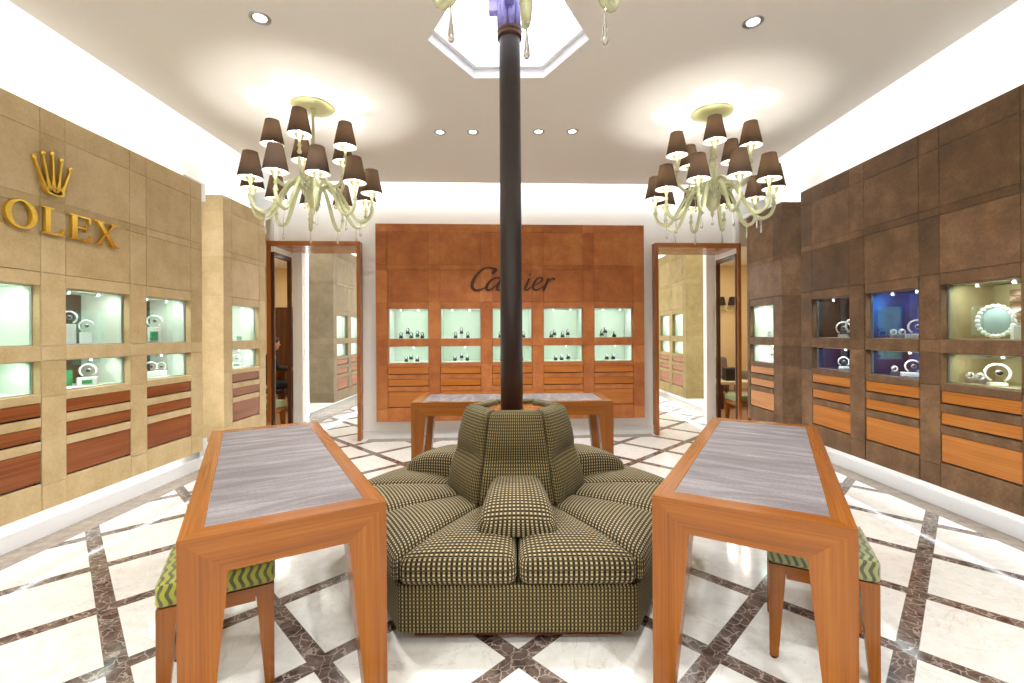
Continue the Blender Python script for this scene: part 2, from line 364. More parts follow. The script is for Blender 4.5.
        for ax in range(3):
            i, j = (ax+1) % 3, (ax+2) % 3
            for sg in (-1, 1):
                for a in range(len(A[i])-1):
                    for b in range(len(A[j])-1):
                        q = []
                        for (ii, jj) in ((a, b), (a+1, b), (a+1, b+1), (a, b+1)):
                            p = [0, 0, 0]; p[ax] = sg*H[ax]; p[i] = A[i][ii]; p[j] = A[j][jj]; q.append(tuple(p))
                        if sg < 0: q = q[::-1]
                        uv = [((p[0]*uvs, p[1]*uvs) if ax == 2 else ((p[0]*uvs, (p[2]+sg*hy)*uvs) if ax == 1 else ((p[1])*uvs, p[2]*uvs))) for p in q]
                        s.face([P(p) for p in q], uv, mi, .5, True)
        return s
    def build(s, name, mats, parent=None, merge=True):
        me = bpy.data.meshes.new(name); me.from_pydata(s.v, [], s.f)
        ul = me.uv_layers.new(name='UVMap'); k = 0
        for f, u in zip(me.polygons, s.uv):
            for q in u: ul.data[k].uv = q; k += 1
        at = me.attributes.new('tint', 'FLOAT', 'FACE'); at.data.foreach_set('value', s.tint)
        me.polygons.foreach_set('material_index', s.mi); me.polygons.foreach_set('use_smooth', s.sm)
        for m in (mats if isinstance(mats, (list, tuple)) else [mats]): me.materials.append(m)
        if merge:
            bm = bmesh.new(); bm.from_mesh(me); bmesh.ops.remove_doubles(bm, verts=bm.verts, dist=1e-5)
            bm.to_mesh(me); bm.free()
        o = bpy.data.objects.new(name, me); COL.objects.link(o)
        if parent: o.parent = parent
        return o
def thing(name, label, cat, loc=(0, 0, 0), rz=0, group=None):
    o = bpy.data.objects.new(name, None); COL.objects.link(o); o.location = loc; o.rotation_euler = (0, 0, rz)
    o.empty_display_size = .1
    return tag(o, label, cat, group)
def tag(o, label, cat, group=None):
    o['label'] = label; o['category'] = cat
    if group: o['group'] = group
    elif 'group' in o: del o['group']
    return o
def struct(o): o['kind'] = 'structure'; return o
def dup(root, loc, rz, label, group=None):
    r = root.copy(); COL.objects.link(r); r.location = loc; r.rotation_euler = (0, 0, rz); r['label'] = label
    if group: r['group'] = group
    def rec(src, dst):
        for ch in src.children:
            c = ch.copy(); COL.objects.link(c); c.parent = dst; rec(ch, c)
    rec(root, r)
    return r

# ------------------------------------------------------------------ the room shell
FB = 12.5
m = MB(); m.box(-7.5, 7.5, -2.2, FB, -.1, 0); struct(m.build('floor', M['floor']))
# lowered ceiling with the hexagonal opening
HXC = (-.012, 3.035); HXR = .537
hexv = [(HXC[0]+HXR*math.cos(PI/3*k), HXC[1]+HXR*.98*math.sin(PI/3*k)) for k in range(6)]
def ceil_poly(z):
    out = [(3.02, 3.03), (3.02, 6.09), (-.0, 5.94), (-2.925, 5.80), (-2.925, 3.03), (-2.925, -2.1), (3.02, -2.1)]
    return out
m = MB()
outer = [(3.02, HXC[1]), (3.02, 6.08), (-2.925, 5.80), (-2.925, HXC[1]), (-2.925, -2.1), (3.02, -2.1)]
pairs = [(0, 1), (1, 2), (2, 3), (3, 4), (4, 5), (5, 0)]
for a, b in pairs:
    o0, o1, h0, h1 = outer[a], outer[b], hexv[a], hexv[b]
    m.face([(h0[0], h0[1], ZC), (h1[0], h1[1], ZC), (o1[0], o1[1], ZC), (o0[0], o0[1], ZC)])
    m.face([(o0[0], o0[1], ZC+.05), (o1[0], o1[1], ZC+.05), (h1[0], h1[1], ZC+.05), (h0[0], h0[1], ZC+.05)])
    m.face([(o0[0], o0[1], ZC), (o1[0], o1[1], ZC), (o1[0], o1[1], ZC+.05), (o0[0], o0[1], ZC+.05)])
struct(m.build('ceiling', M['ceil']))
m = MB()
for k in range(6):
    a, b = hexv[k], hexv[(k+1) % 6]
    sc = .93
    A = [HXC[i]+(a[i]-HXC[i])*sc for i in (0, 1)]; B = [HXC[i]+(b[i]-HXC[i])*sc for i in (0, 1)]
    m.face([(a[0], a[1], ZC), (b[0], b[1], ZC), (b[0], b[1], ZC+.07), (a[0], a[1], ZC+.07)][::-1])
    m.face([(a[0], a[1], ZC+.07), (b[0], b[1], ZC+.07), (B[0], B[1], ZC+.07), (A[0], A[1], ZC+.07)][::-1])
    m.face([(A[0], A[1], ZC+.07), (B[0], B[1], ZC+.07), (B[0], B[1], ZC+.24), (A[0], A[1], ZC+.24)][::-1])
m.face([(HXC[0]+(p[0]-HXC[0])*.93, HXC[1]+(p[1]-HXC[1])*.93, ZC+.24) for p in hexv][::-1], None, 1)
struct(m.build('window_1', [M['hexrim'], M['sky']]))
# upper ceiling above the coves
m = MB(); m.box(-3.7, 3.8, -2.2, 6.75, 3.74, 3.84); struct(m.build('ceiling', M['white']))
# side walls: bands below and above the cabinet runs, full height in the gaps
def side_wall(name, x0, x1, segs):
    m = MB()
    for y0, y1, z0, z1 in segs: m.box(min(x0, x1), max(x0, x1), y0, y1, z0, z1)
    return struct(m.build(name, M['white']))
side_wall('wall_left', WL, WL-.08, [(-2.2, 4.64, 0, .30), (-2.2, 4.64, 2.88, 3.74), (4.64, 4.97, 3.07, 3.74), (4.97, 5.82, 0, .30), (4.97, 5.82, 2.88, 3.74), (-2.2, 2.3, .30, 2.88)])
side_wall('wall_left', WL-.13, WL-.21, [(4.55, 5.10, 0, 3.10)])
side_wall('wall_right', WR, WR+.08, [(-2.2, 5.04, 0, .30), (-2.2, 5.04, 2.88, 3.74), (5.04, 5.40, 0, 3.74), (5.40, 6.20, 0, .30), (5.40, 6.20, 2.88, 3.74), (-2.2, 2.6, .30, 2.88)])
m = MB(); m.box(-7.5, 7.5, -2.3, -2.2, 0, 3.84); struct(m.build('wall_front', M['white']))
for nm, x0, x1, y0, y1 in (('baseboard_left', WL, WL+.018, -2.2, 5.80), ('baseboard_right', WR-.018, WR, -2.2, 6.1)):
    m = MB(); m.box(x0, x1, y0, y1, 0, .105)
    if x0 < 0: m.box(x0, x1+.006, y0, y1, .105, .12)
    else: m.box(x0-.006, x1, y0, y1, .105, .12)
    struct(m.build(nm, M['base']))
# back wall, in its own turned frame: local x along the wall, local y = 0 on its face
def backobj(mb, name, mats, parent=None):
    o = mb.build(name, mats, parent)
    if parent is None: o.location = (0, 6.30, 0); o.rotation_euler = (0, 0, BROT)
    return o
DL0, DL1, DR0, DR1 = -3.24, -2.03, 1.98, 3.20      # the openings (frame outer faces), local x
DH = 2.66
m = MB()
m.box(DL1-.02, -1.66, 0, .25, 0, 3.74); m.box(1.66, DR0+.02, 0, .25, 0, 3.74)
m.box(-1.66, 1.66, 0, .25, 0, .42); m.box(-1.66, 1.66, 0, .25, 2.5, 3.74); m.box(-1.66, 1.66, .42, .50, .3, 2.6)
m.box(-3.6, DL1-.02, 0, .25, DH-.02, 3.74); m.box(DR0+.02, 3.9, 0, .25, DH-.02, 3.74); struct(backobj(m, 'wall_back', M['white']))
m = MB()
for a, b in ((DL1, DR0),):
    m.box(a, b, -.018, 0, 0, .105); m.box(a, b, -.024, 0, .105, .12)
struct(backobj(m, 'baseboard_back', M['base']))
def portal(name, x0, x1):
    m = MB(); w = .045; f = -.13; h = -.07
    m.box(x0, x0+w, f, h, 0, DH, 'z'); m.box(x1-w, x1, f, h if x0 > 0 else .25, 0, DH, 'z') if x0 < 0 else m.box(x1-w, x1, f, h, 0, DH, 'z'); m.box(x0+w, x1-w, f, .45, DH-.065, DH, 'x')
    if x0 > 0: m.box(x0, x0+w, h, .25, 0, DH, 'z')
    return struct(backobj(m, name, M['cherry']))
portal('door_1', DL0, DL1); portal('door_2', DR0, DR1)

# ------------------------------------------------------------------ clad cabinet walls
BAYW = .545; T = .20
ROWS_UP = [(1.85, 2.285), (2.285, 2.35), (2.35, 2.79), (2.79, 2.96)]
ROWS_PIER = [(.25, .415), (.415, 1.01), (1.01, 1.255), (1.255, 1.355), (1.355, 1.85)]
g = .0013
def paneling(name, label, loc, rz, mat, xs, bays, cat='wall panelling', group=None, depth=T, top=2.96):
    """xs: all seam positions (local x); bays: spans among them that hold a cabinet below 1.85"""
    m = MB()
    for a, b in zip(xs, xs[1:]):
        isbay = any(abs(a-p) < .01 for p in bays)
        for z0, z1 in ROWS_UP[:3]+[(2.79, top)]: m.cbox(a+g, b-g, 0, depth, z0+g, z1-g, .0022)
        if not isbay:
            for z0, z1 in ROWS_PIER: m.cbox(a+g, b-g, 0, depth, z0+g, z1-g, .0022)
    m.box(xs[0]+.01, xs[-1]-.01, .012, depth-.005, 2.0, top-.01, tint=.1)     # core behind the joints
    for a, b in zip(xs, xs[1:]):
        if not any(abs(a-p) < .01 for p in bays): m.box(a+.004, b-.004, .012, depth-.005, .26, 1.99, tint=.1)
    o = m.build(name, mat); o.location = loc; o.rotation_euler = (0, 0, rz)
    return tag(o, label, cat, group)
def cabinet(label, loc, rz, mat, dmat, backs, linings, group, power=2.8, col=CASE, side=0):
    """one bay: leather front, upper and lower glazed case, three drawers. origin: floor under the middle of its face"""
    th = thing('display_cabinet', label, 'display cabinet', loc, rz, group); w = BAYW/2-g
    m = MB()
    for z0, z1 in ((1.762, 1.85-g), (1.255, 1.355), (.975, 1.032), (.815, .875), (.655, .715), (.25, .435)):
        m.cbox(-w, w, 0, T, z0, z1, .003, tint=.5+.2*rnd.random())
    m.box(-w, w, .03, T, .44, .98, mi=1); m.box(-w, -w+.0015, .06, T, .3, 1.8, mi=1); m.box(w-.0015, w, .06, T, .3, 1.8, mi=1)
    m.build('body', [mat, M['slot']], th)
    for ci, (z0, z1, nm) in enumerate(((1.355, 1.762, 'upper'), (1.032, 1.255, 'lower'))):
        D = .40; y0 = .055; e = .006
        m = MB()
        m.box(-w, w, y0, D, z0, z0+e); m.box(-w, w, y0, D, z1-e, z1); m.box(-w, -w+e, y0, D, z0+e, z1-e); m.box(w-e, w, y0, D, z0+e, z1-e)
        m.box(-w, -w+.003, 0.004, y0, z0, z1, mi=1); m.box(w-.003, w, 0.004, y0, z0, z1, mi=1)
        dc = m.build('display_case', [linings[ci], mat], th)
        b = MB(); b.box(-w, w, D, D+.01, z0, z1); b.build('backdrop', backs[ci], dc)
        f = MB()
        for a, bb, c, d in ((-w+.003, -w+.012, z0, z1), (w-.012, w-.003, z0, z1), (-w+.012, w-.012, z0, z0+.007), (-w+.012, w-.012, z1-.007, z1)): f.box(a, bb, y0-.004, y0+.012, c, d)
        f.build('frame', M['metal'], dc)
        p = MB(); p.box(-w+.012, w-.012, y0, y0+.005, z0+.007, z1-.007); p.build('glass_pane', M['pane'], dc)
        xs = (-.12, .12) if ci == 0 else (0.05,)
        for x in xs:
            q = MB(); q.lathe([(0, 0), (.011, 0), (.014, -.02), (.012, -.024)], (x, .13, z1-e), 12); q.lathe([(.012, -.024), (0, -.022)], (x, .13, z1-e), 12, 1)
            q.build('spot_lamp', [M['metal'], M['led']], dc)
        R = Matrix.Translation(loc) @ Matrix.Rotation(rz, 4, 'Z')
        a = R @ Vector((-.2, .10, z1-.012)); c = R @ Vector((.2, .10, z1-.012)); d = R.to_3x3() @ Vector((0, .45, -1))
        strip('case_light', a, c, d, .03, power*(1 if ci == 0 else .65), col)
    for z0, z1 in ((.877, .973), (.717, .813), (.437, .653)):
        m = MB(); m.cbox(-w+.003, w-.003, .006, .03, z0+.010, z1, .002)
        dr = m.build('drawer', dmat, th)
        q = MB(); q.box(w-.05, w-.004, .004, .0075, z0+.001, z0+.011); q.build('finger_pull', M['slot'], dr)
    return th
RL, RR = PI/2, -PI/2
# left run: seams measured along y
ysL = [.2, .74, 1.0, 1.54, 1.79, 2.335, 2.50, 3.045, 3.215, 3.757, 3.926, 4.468, 4.631]
paneling('wall_paneling', 'long beige leather panelled wall carrying the gold letters and crown', (XL, 0, 0), RL, M['beige'], ysL, [2.50, 3.215, 3.926])
m = MB(); z = [.25, .415, 1.01, 1.255, 1.355, 1.85, 2.285, 2.35, 2.79, 2.96]
paneling('wall_paneling', 'narrow beige panelled wall beside the left doorway, its front edge lit cream', (XL, 0, 0), RL, M['beige'], [4.972, 5.125, 5.675, 5.82], [5.125], depth=.30)
for y, lb, bk, ln in ((2.772, 'beige cabinet at the left edge of the picture with bare white upper case', ('casew', 'greenc'), ('casew', 'casew')),
                      (3.486, 'beige cabinet below the last letters, white rings and green card in dark cases', ('charcoal', 'charcoal'), ('casew', 'casew')),
                      (4.197, 'beige cabinet at the far end of the long left wall, one ring in upper case', ('charcoal', 'charcoal'), ('casew', 'casew')),
                      (5.40, 'narrow beige cabinet next to the left doorway, nearly empty upper case', ('casew', 'charcoal'), ('casew', 'casew'))):
    cabinet(lb, (XL, y, 0), RL, M['beige'], M['redwood'], [M[b] for b in bk], [M[b] for b in ln], None)
ysR = [5.035, 4.856, 4.314, 4.133, 3.576, 3.404, 2.859, 2.69, 2.15, 1.97, 1.43, 1.26, .7, .5]
paneling('wall_paneling', 'long dark brown leather panelled wall on the right side', (XR, 0, 0), RR, M['brown'], [-y for y in ysR], [-4.856, -4.133, -3.404])
paneling('wall_paneling', 'narrow dark brown panelled wall beside the right doorway', (XR, 0, 0), RR, M['brown'], [-6.19, -6.125, -5.57, -5.385], [-6.125], depth=.24)
for y, lb, bk, ln in ((3.1315, 'dark brown cabinet at the right edge with olive cases and a scalloped white frame', ('caseo', 'caseo'), ('caseo', 'caseo')),
                      (3.8545, 'dark brown cabinet with bright blue upper case, second from the right edge', ('blue', 'blue'), ('blue', 'navy')),
                      (4.585, 'dark brown cabinet with black upper case holding several white rings', ('choco', 'navy'), ('choco', 'navy')),
                      (5.8475, 'narrow dark brown cabinet with pale cases next to the right doorway', ('casew', 'casew'), ('casew', 'casew'))):
    cabinet(lb, (XR, y, 0), RR, M['brown'], M['orangewood'], [M[b] for b in bk], [M[b] for b in ln], None, 3.4, CASE if 'olive' in lb or 'pale' in lb else COOL)
# terracotta wall
PO = .13
def bk(x, off=PO):
    v = Vector((x*math.cos(BROT)+off*math.sin(BROT), 6.30+x*math.sin(BROT)-off*math.cos(BROT), 0)); return v
CXB = -.005; PIER = .154
xsB = [CXB-1.822]; bays = []
for k in range(5):
    a = xsB[-1]+PIER; bays.append(a); xsB += [a, a+BAYW]
xsB.append(xsB[-1]+PIER)
paneling('wall_paneling', 'terracotta leather panelled wall with dark script lettering behind the column', bk(0), BROT, M['terra'], xsB, bays, depth=.10, top=2.90)
ORD = ['leftmost', 'second from left', 'middle', 'fourth from left', 'rightmost']
cabB = []
for k, a in enumerate(bays):
    cabinet('%s of the five terracotta cabinets with pale green lit cases%s' % (ORD[k], ', mostly behind the column' if k == 2 else ''), bk(a+BAYW/2), BROT, M['terra'], M['terrawood'],
            [M['casew'], M['casew']], [M['casew'], M['casew']], 'terracotta display cabinets', 1.7)
    cabB.append(a+BAYW/2)

# ------------------------------------------------------------------ lettering and emblem
def quadstroke(m, x0, x1, z0, z1, y0=-.03, y1=0): m.prism([(x0, z0), (x1, z0), (x1, z1), (x0, z1)], y0, y1)
def letter(ch):
    m = MB()
    def q(*p): m.prism(list(p), -.03, -.004)
    if ch == 'O':
        n = 40
        for i in range(n):
            a, b = 2*PI*i/n, 2*PI*(i+1)/n
            o = lambda t: (.52+.52*math.cos(t), .5+.52*math.sin(t)); n_ = lambda t: (.52+.33*math.cos(t), .5+.45*math.sin(t))
            q(n_(a), o(a), o(b), n_(b))
    if ch in 'LER':
        q((.12, .04), (.30, .04), (.30, .96), (.12, .96)); q((0, 0), (.42, 0), (.42, .05), (0, .05)); q((0, .95), (.42, .95), (.42, 1), (0, 1))
    if ch == 'L':
        q((.42, 0), (.80, 0), (.80, .07), (.42, .07)); q((.72, .07), (.80, .07), (.84, .30), (.81, .30))
    if ch == 'E':
        q((.42, 0), (.82, 0), (.82, .07), (.42, .07)); q((.74, .07), (.82, .07), (.86, .28), (.83, .28)); q((.42, .93), (.78, .93), (.78, 1), (.42, 1))
        q((.72, .93), (.75, .74), (.78, .74), (.80, .93)); q((.30, .48), (.62, .48), (.62, .55), (.30, .55)); q((.60, .38), (.635, .38), (.635, .65), (.60, .65))
    if ch == 'R':
        n = 14
        for i in range(n):
            a, b = -PI/2+PI*i/n, -PI/2+PI*(i+1)/n
            q((.42+.18*math.cos(a), .73+.21*math.sin(a)), (.42+.34*math.cos(a), .73+.27*math.sin(a)), (.42+.34*math.cos(b), .73+.27*math.sin(b)), (.42+.18*math.cos(b), .73+.21*math.sin(b)))
        q((.40, .47), (.56, .47), (.90, .05), (.70, .05)); q((.68, 0), (1.0, 0), (1.0, .05), (.68, .05)); q((.30, .46), (.43, .46), (.43, .52), (.30, .52)); q((.40, .94), (.43, .94), (.43, 1), (.40, 1))
    if ch == 'X':
        q((.70, .04), (.90, .04), (.26, .96), (.06, .96)); q((.08, .04), (.15, .04), (.44, .49), (.40, .53)); q((.47, .56), (.50, .51), (.82, .96), (.74, .96))
        q((0, 0), (.28, 0), (.28, .05), (0, .05)); q((.60, 0), (1.0, 0), (1.0, .05), (.60, .05)); q((-.02, .95), (.36, .95), (.36, 1), (-.02, 1)); q((.64, .95), (.94, .95), (.94, 1), (.64, 1))
    return m
sg = thing('wall_lettering', 'large raised gold serif letters on the beige panelled wall', 'lettering', (XL, 2.3, 2.05), RL)
LH = .180
for ch, y, wd in (('R', 2.615, .197), ('O', 2.827, .185), ('L', 3.049, .184), ('E', 3.231, .210), ('X', 3.438, .202)):
    m = letter(ch); m.v = [(p[0]*wd+y-2.3-.02, p[1], p[2]*LH+.062) for p in m.v]
    m.build('letter', M['gold'], sg)
cr = thing('crown_emblem', 'raised gold five-pointed crown emblem above the gold letters', 'emblem', (XL, 3.115, 2.376), RL)
tips = [(-.128, .220), (-.072, .265), (-.009, .282), (.052, .261), (.117, .218)]
m = MB(); basex = [-.046, -.026, 0, .026, .046]
for (tx, tz), bx in zip(tips, basex):
    m.prism([(bx-.019, .03), (bx+.019, .03), (bx*.6+tx*.4+.008, .03+(tz-.03)*.34), (tx+.005, tz), (tx-.005, tz), (bx*.6+tx*.4-.008, .03+(tz-.03)*.34)], -.025, -.004)
m.build('crown_points', M['gold'], cr)
m = MB()
for tx, tz in tips: m.lathe([(0, -.034), (.010, -.030), (.016, -.018), (.010, -.006), (0, -.003)], (tx, 0, tz+.008), 16, axis='y')
m.build('crown_balls', M['gold'], cr)
m = MB(); n = 28
for i in range(n):
    a, b = 2*PI*i/n, 2*PI*(i+1)/n
    m.prism([(.046*math.cos(a), .032+.020*math.sin(a)), (.066*math.cos(a), .032+.030*math.sin(a)), (.066*math.cos(b), .032+.030*math.sin(b)), (.046*math.cos(b), .032+.020*math.sin(b))], -.034, -.004)
m.build('crown_ring', M['gold'], cr)
# script lettering, strokes given as (x, y, width) on a small drawing grid
def smooth(pts, n=7):
    out = []
    for i in range(len(pts)-1):
        p0, p1, p2, p3 = pts[max(i-1, 0)], pts[i], pts[i+1], pts[min(i+2, len(pts)-1)]
        for k in range(n):
            t = k/n
            out.append(tuple(.5*((2*b)+(-a+c)*t+(2*a-5*b+4*c-d)*t*t+(-a+3*b-3*c+d)*t**3) for a, b, c, d in zip(p0, p1, p2, p3)))
    return out+[tuple(pts[-1])]
GLY = [
 [[(372, 212, 14), (396, 180, 16), (375, 172, 9), (340, 164, 7), (300, 180, 9), (256, 222, 14), (228, 276, 17), (228, 314, 15), (256, 331, 11), (300, 320, 7), (340, 300, 5)]],
 [[(436, 248, 8), (410, 238, 8), (370, 252, 9), (336, 290, 14), (330, 322, 14), (352, 328, 9), (392, 300, 6), (428, 256, 6)], [(440, 242, 13), (418, 282, 13), (404, 316, 13), (416, 330, 9), (440, 314, 5)]],
 [[(478, 246, 12), (462, 286, 13), (444, 330, 13)], [(456, 300, 5), (480, 262, 6), (506, 244, 8), (516, 254, 10)]],
 [[(574, 196, 11), (552, 246, 13), (530, 304, 13), (536, 328, 10), (562, 314, 5)], [(530, 246, 6), (560, 244, 7), (592, 242, 6)]],
 [[(640, 244, 12), (622, 286, 13), (608, 318, 12), (622, 330, 8), (656, 304, 5)], [(641, 214, 14), (648, 220, 14)]],
 [[(656, 304, 5), (700, 284, 6), (734, 258, 8), (728, 240, 9), (702, 244, 8), (674, 280, 13), (668, 314, 13), (690, 330, 9), (724, 314, 6), (744, 300, 5)]],
 [[(780, 244, 12), (762, 288, 13), (742, 331, 13)], [(756, 300, 5), (784, 262, 6), (812, 244, 9), (826, 256, 13)]]]
sc = thing('script_lettering', 'dark bronze cursive lettering on the terracotta wall, crossed by the column', 'lettering', bk(0), BROT)
for strokes in GLY:
    m = MB()
    for st in strokes:
        P = smooth([((440+x/7.314-512.0)/455*6.2+.02, 1.42+(333.5-245-y/7.314)/455*6.15, w/7.314/455*6.2*1.45) for x, y, w in st])
        L, Rr = [], []
        for i, p in enumerate(P):
            a = P[max(i-1, 0)]; b = P[min(i+1, len(P)-1)]; dx, dz = b[0]-a[0], b[1]-a[1]; l = math.hypot(dx, dz) or 1
            nx, nz = -dz/l*p[2]/2, dx/l*p[2]/2; L.append((p[0]+nx, p[1]+nz)); Rr.append((p[0]-nx, p[1]-nz))
        for i in range(len(P)-1): m.prism([Rr[i], Rr[i+1], L[i+1], L[i]], -.02, -.004)
    m.build('letter', M['bronze'], sc)

# ------------------------------------------------------------------ hexagonal sofa round the column
sofa = thing('round_sofa', 'hexagonal black, olive and cream woven sofa wrapped around the dark column', 'sofa', SOFA)
def hexp(R, rot=0): return [(R*math.cos(PI/3*k+rot), R*math.sin(PI/3*k+rot)) for k in range(6)]
MB().zprism(hexp(.97), 0, .065).build('plinth', M['plinthwood'], sofa)
m = MB(); m.zprism(hexp(1.08), .065, .285); o = m.build('skirt', M['weave2'], sofa)
bv = o.modifiers.new('b', 'BEVEL'); bv.width = .018; bv.segments = 3
TAN = math.tan(PI/6)
def facet(k): a = -PI/2+k*PI/3; return Matrix.Rotation(a, 3, 'Z')     # local +x points out of the facet
for k in range(6):
    Rm = facet(k)
    for sgn in (-1, 1):
        def f(x, y, z, Rm=Rm, sgn=sgn):
            # x: radial -.29...29, y: across 0..1 from seam to corner
            r = .655+x*1.0; t = (y+.24)/.48
            wdt = r*TAN; yy = sgn*(.004+(wdt-.006)*t)
            u = x/.31; c = (y)/.24
            bul = .032*(1-min(1, abs(u))**3)*(1-min(1, abs(c))**2.6) if z > 0 else 0
            edge = -.012*max(0, u)**2 if z > 0 else 0
            v = Rm @ Vector((r, yy, 0)); return Vector((v.x, v.y, .36+z+bul+edge))
        m = MB(); m.soft(.305, .24, .074, .045, f, 9, 5)
        if sgn < 0: m.f = [x[::-1] for x in m.f]; m.uv = [x[::-1] for x in m.uv]
        m.build('seat_cushion', M['weave'], sofa)
for k in range(6):
    Rm = facet(k)
    def f(x, y, z, Rm=Rm):
        t = (z+.27)/.54; ap = (.405*(1-t)+.29*t); n = (x+.06)/.12
        dip = .030*math.exp(-((t-.50)/.07)**2)*(1-min(1, abs(y)/.26)**2)
        puff = .028*math.sin(PI*min(1, max(0, t/.5 if t < .5 else (1-t)/.5)))*(1-min(1, abs(y)/.24)**3)
        rr = ap-.10*(1-n) + (puff-dip*.9)*n
        w = (ap-.10*(1-n))*TAN-.003
        v = Rm @ Vector((rr, y/.24*w, 0)); return Vector((v.x, v.y, .42+t*.535))
    m = MB(); m.soft(.06, .24, .27, .035, f, 12, 4); m.build('backrest', M['weave2'], sofa)
MB().zprism(hexp(.24), .40, .925).build('column_collar_board', M['cherry'], sofa)
for k in (0, 2, 4):
    Rm = facet(k)
    def f(x, y, z, Rm=Rm):
        u = (x+.22)/.44; t = (z+.09)/.18
        top = .450+.155*math.sqrt(max(0, 1-min(1, u*.97)**2.8)); zz = .425+(top-.425)*t
        w = (.150+.052*u)*(1-.10*t**2)
        v = Rm @ Vector((.355+.44*u+.02*t*(1-u), y/.17*w, 0)); return Vector((v.x, v.y, zz+.012*t*(1-(y/.17)**2)))
    m = MB(); m.soft(.22, .17, .09, .045, f, 9, 5); m.build('arm_bolster', M['weave'], sofa)

# ------------------------------------------------------------------ column
colm = thing('round_column', 'slim dark column rising through the sofa into the hexagonal skylight', 'column', (SOFA.x-.024, SOFA.y, 0))
MB().lathe([(0, .926), (.0735, .926), (.071, 2.2), (.068, 3.36)], n=40).build('shaft', M['column'], colm)
MB().lathe([(.068, 3.345), (.080, 3.35), (.082, 3.365), (.074, 3.375), (.080, 3.385), (.083, 3.40), (.070, 3.41)], n=40).build('collar', M['bronze'], colm)
m = MB()
for k in range(8):
    a = PI/4*k+.2; c, s_ = math.cos(a), math.sin(a); m.tube([(c*.058, s_*.058, 3.40), (c*.064, s_*.064, 3.615)], .024, 10)
m.build('fluted_glass', M['lilac'], colm, ).data
m = MB(); 
for k in range(4):
    a = PI/2*k; c, s_ = math.cos(a), math.sin(a)
    m.hexa([(c*.06-s_*.03, s_*.06+c*.03, 3.52), (c*.06+s_*.03, s_*.06-c*.03, 3.52), (c*.135+s_*.03, s_*.135-c*.03, 3.52), (c*.135-s_*.03, s_*.135+c*.03, 3.52)],
           [(c*.06-s_*.03, s_*.06+c*.03, 3.60), (c*.06+s_*.03, s_*.06-c*.03, 3.60), (c*.135+s_*.03, s_*.135-c*.03, 3.60), (c*.135-s_*.03, s_*.135+c*.03, 3.60)])
m.build('bracket', M['lilac'], colm)

# ------------------------------------------------------------------ desks
DW, DLn, DT = .662, 1.925, .77
def desk(label, loc, rz, group='sales desks'):
    """origin: floor under the near left corner; local x across (short side), local y along"""
    th = thing('sales_desk', label, 'desk', loc, rz, group)
    H = DT-.004; a = .124; wt, wb = .140, .078
    for cx, cy, sx, sy in ((0, 0, 1, 1), (DW, 0, -1, 1), (DW, DLn, -1, -1), (0, DLn, 1, -1)):
        P = lambda x, y, z: (cx+sx*x, cy+sy*y, z)
        m = MB(); off = rnd.random()*5
        def fc(pts):
            uv = [(p[2]+off, p[0]+p[1]+off) for p in pts]
            if sx*sy < 0: pts = pts[::-1]; uv = uv[::-1]
            m.face(pts, uv)
        fc([P(0, 0, 0), P(wb, 0, 0), P(wt, 0, H-a), P(0, 0, H)]); fc([P(0, wb, 0), P(0, 0, 0), P(0, 0, H), P(0, wt, H-a)])
        fc([P(wb, 0, 0), P(wb, wb, 0), P(wt, wt, H-a), P(wt, 0, H-a)]); fc([P(wb, wb, 0), P(0, wb, 0), P(0, wt, H-a), P(wt, wt, H-a)])
        fc([P(0, wb, 0), P(wb, wb, 0), P(wb, 0, 0), P(0, 0, 0)]); fc([P(wt, 0, H-a), P(wt, wt, H-a), P(0, 0, H)]); fc([P(wt, wt, H-a), P(0, wt, H-a), P(0, 0, H)])
        m.build('leg', M['desk'], th)
    tk = .03
    def apron(L, put, grain):
        m = MB()
        A = [put(0, 0, H), put(wt, 0, H-a), put(L-wt, 0, H-a), put(L, 0, H)]; B = [put(tk, tk, H), put(wt, tk, H-a), put(L-wt, tk, H-a), put(L-tk, tk, H)]
        off = rnd.random()*5
        uv = lambda p: ((p[0] if grain == 'x' else p[1])+off, p[2]+(p[1] if grain == 'x' else p[0])+off)
        for q in (A, B[::-1], [A[1], B[1], B[2], A[2]], [A[0], A[3], B[3], B[0]], [A[0], B[0], B[1], A[1]], [A[3], A[2], B[2], B[3]]): m.face(q, [uv(p) for p in q])
        m.build('apron', M['desk'], th)
    apron(DW, lambda s, n, z: (s, n, z), 'x'); apron(DW, lambda s, n, z: (DW-s, DLn-n, z), 'x')
    apron(DLn, lambda s, n, z: (DW-n, s, z), 'y'); apron(DLn, lambda s, n, z: (n, DLn-s, z), 'y')
    m = MB(); b1, b2 = .067, .09
    O = [(0, 0), (DW, 0), (DW, DLn), (0, DLn)]; I = [(b1, b2), (DW-b1, b2), (DW-b1, DLn-b2), (b1, DLn-b2)]
    for i in range(4):
        j = (i+1) % 4; gr = 'x' if i % 2 == 0 else 'y'
        q = [O[i], O[j], I[j], I[i]]
        m.hexa([(p[0], p[1], H) for p in q], [(p[0], p[1], DT) for p in q], gr)
    m.build('top_frame', M['desk'], th)
    MB().box(b1+.001, DW-b1-.001, b2+.001, DLn-b2-.001, H-.012, DT-.0015).build('desk_inlay', M['inlay'], th)
    return th
dl = desk('long cherry desk on the left, grey inlay top, lime wavy stool under it', (-1.062, 1.433, 0), math.radians(30.6))
drk = dup(dl, (.556, 1.820, 0), math.radians(-30.4), 'long cherry desk on the right, grey inlay top, sage striped stool under it')
dbk = dup(dl, (.962, 4.335, 0), math.radians(90.6), 'cherry desk standing crosswise behind the sofa before the terracotta wall')

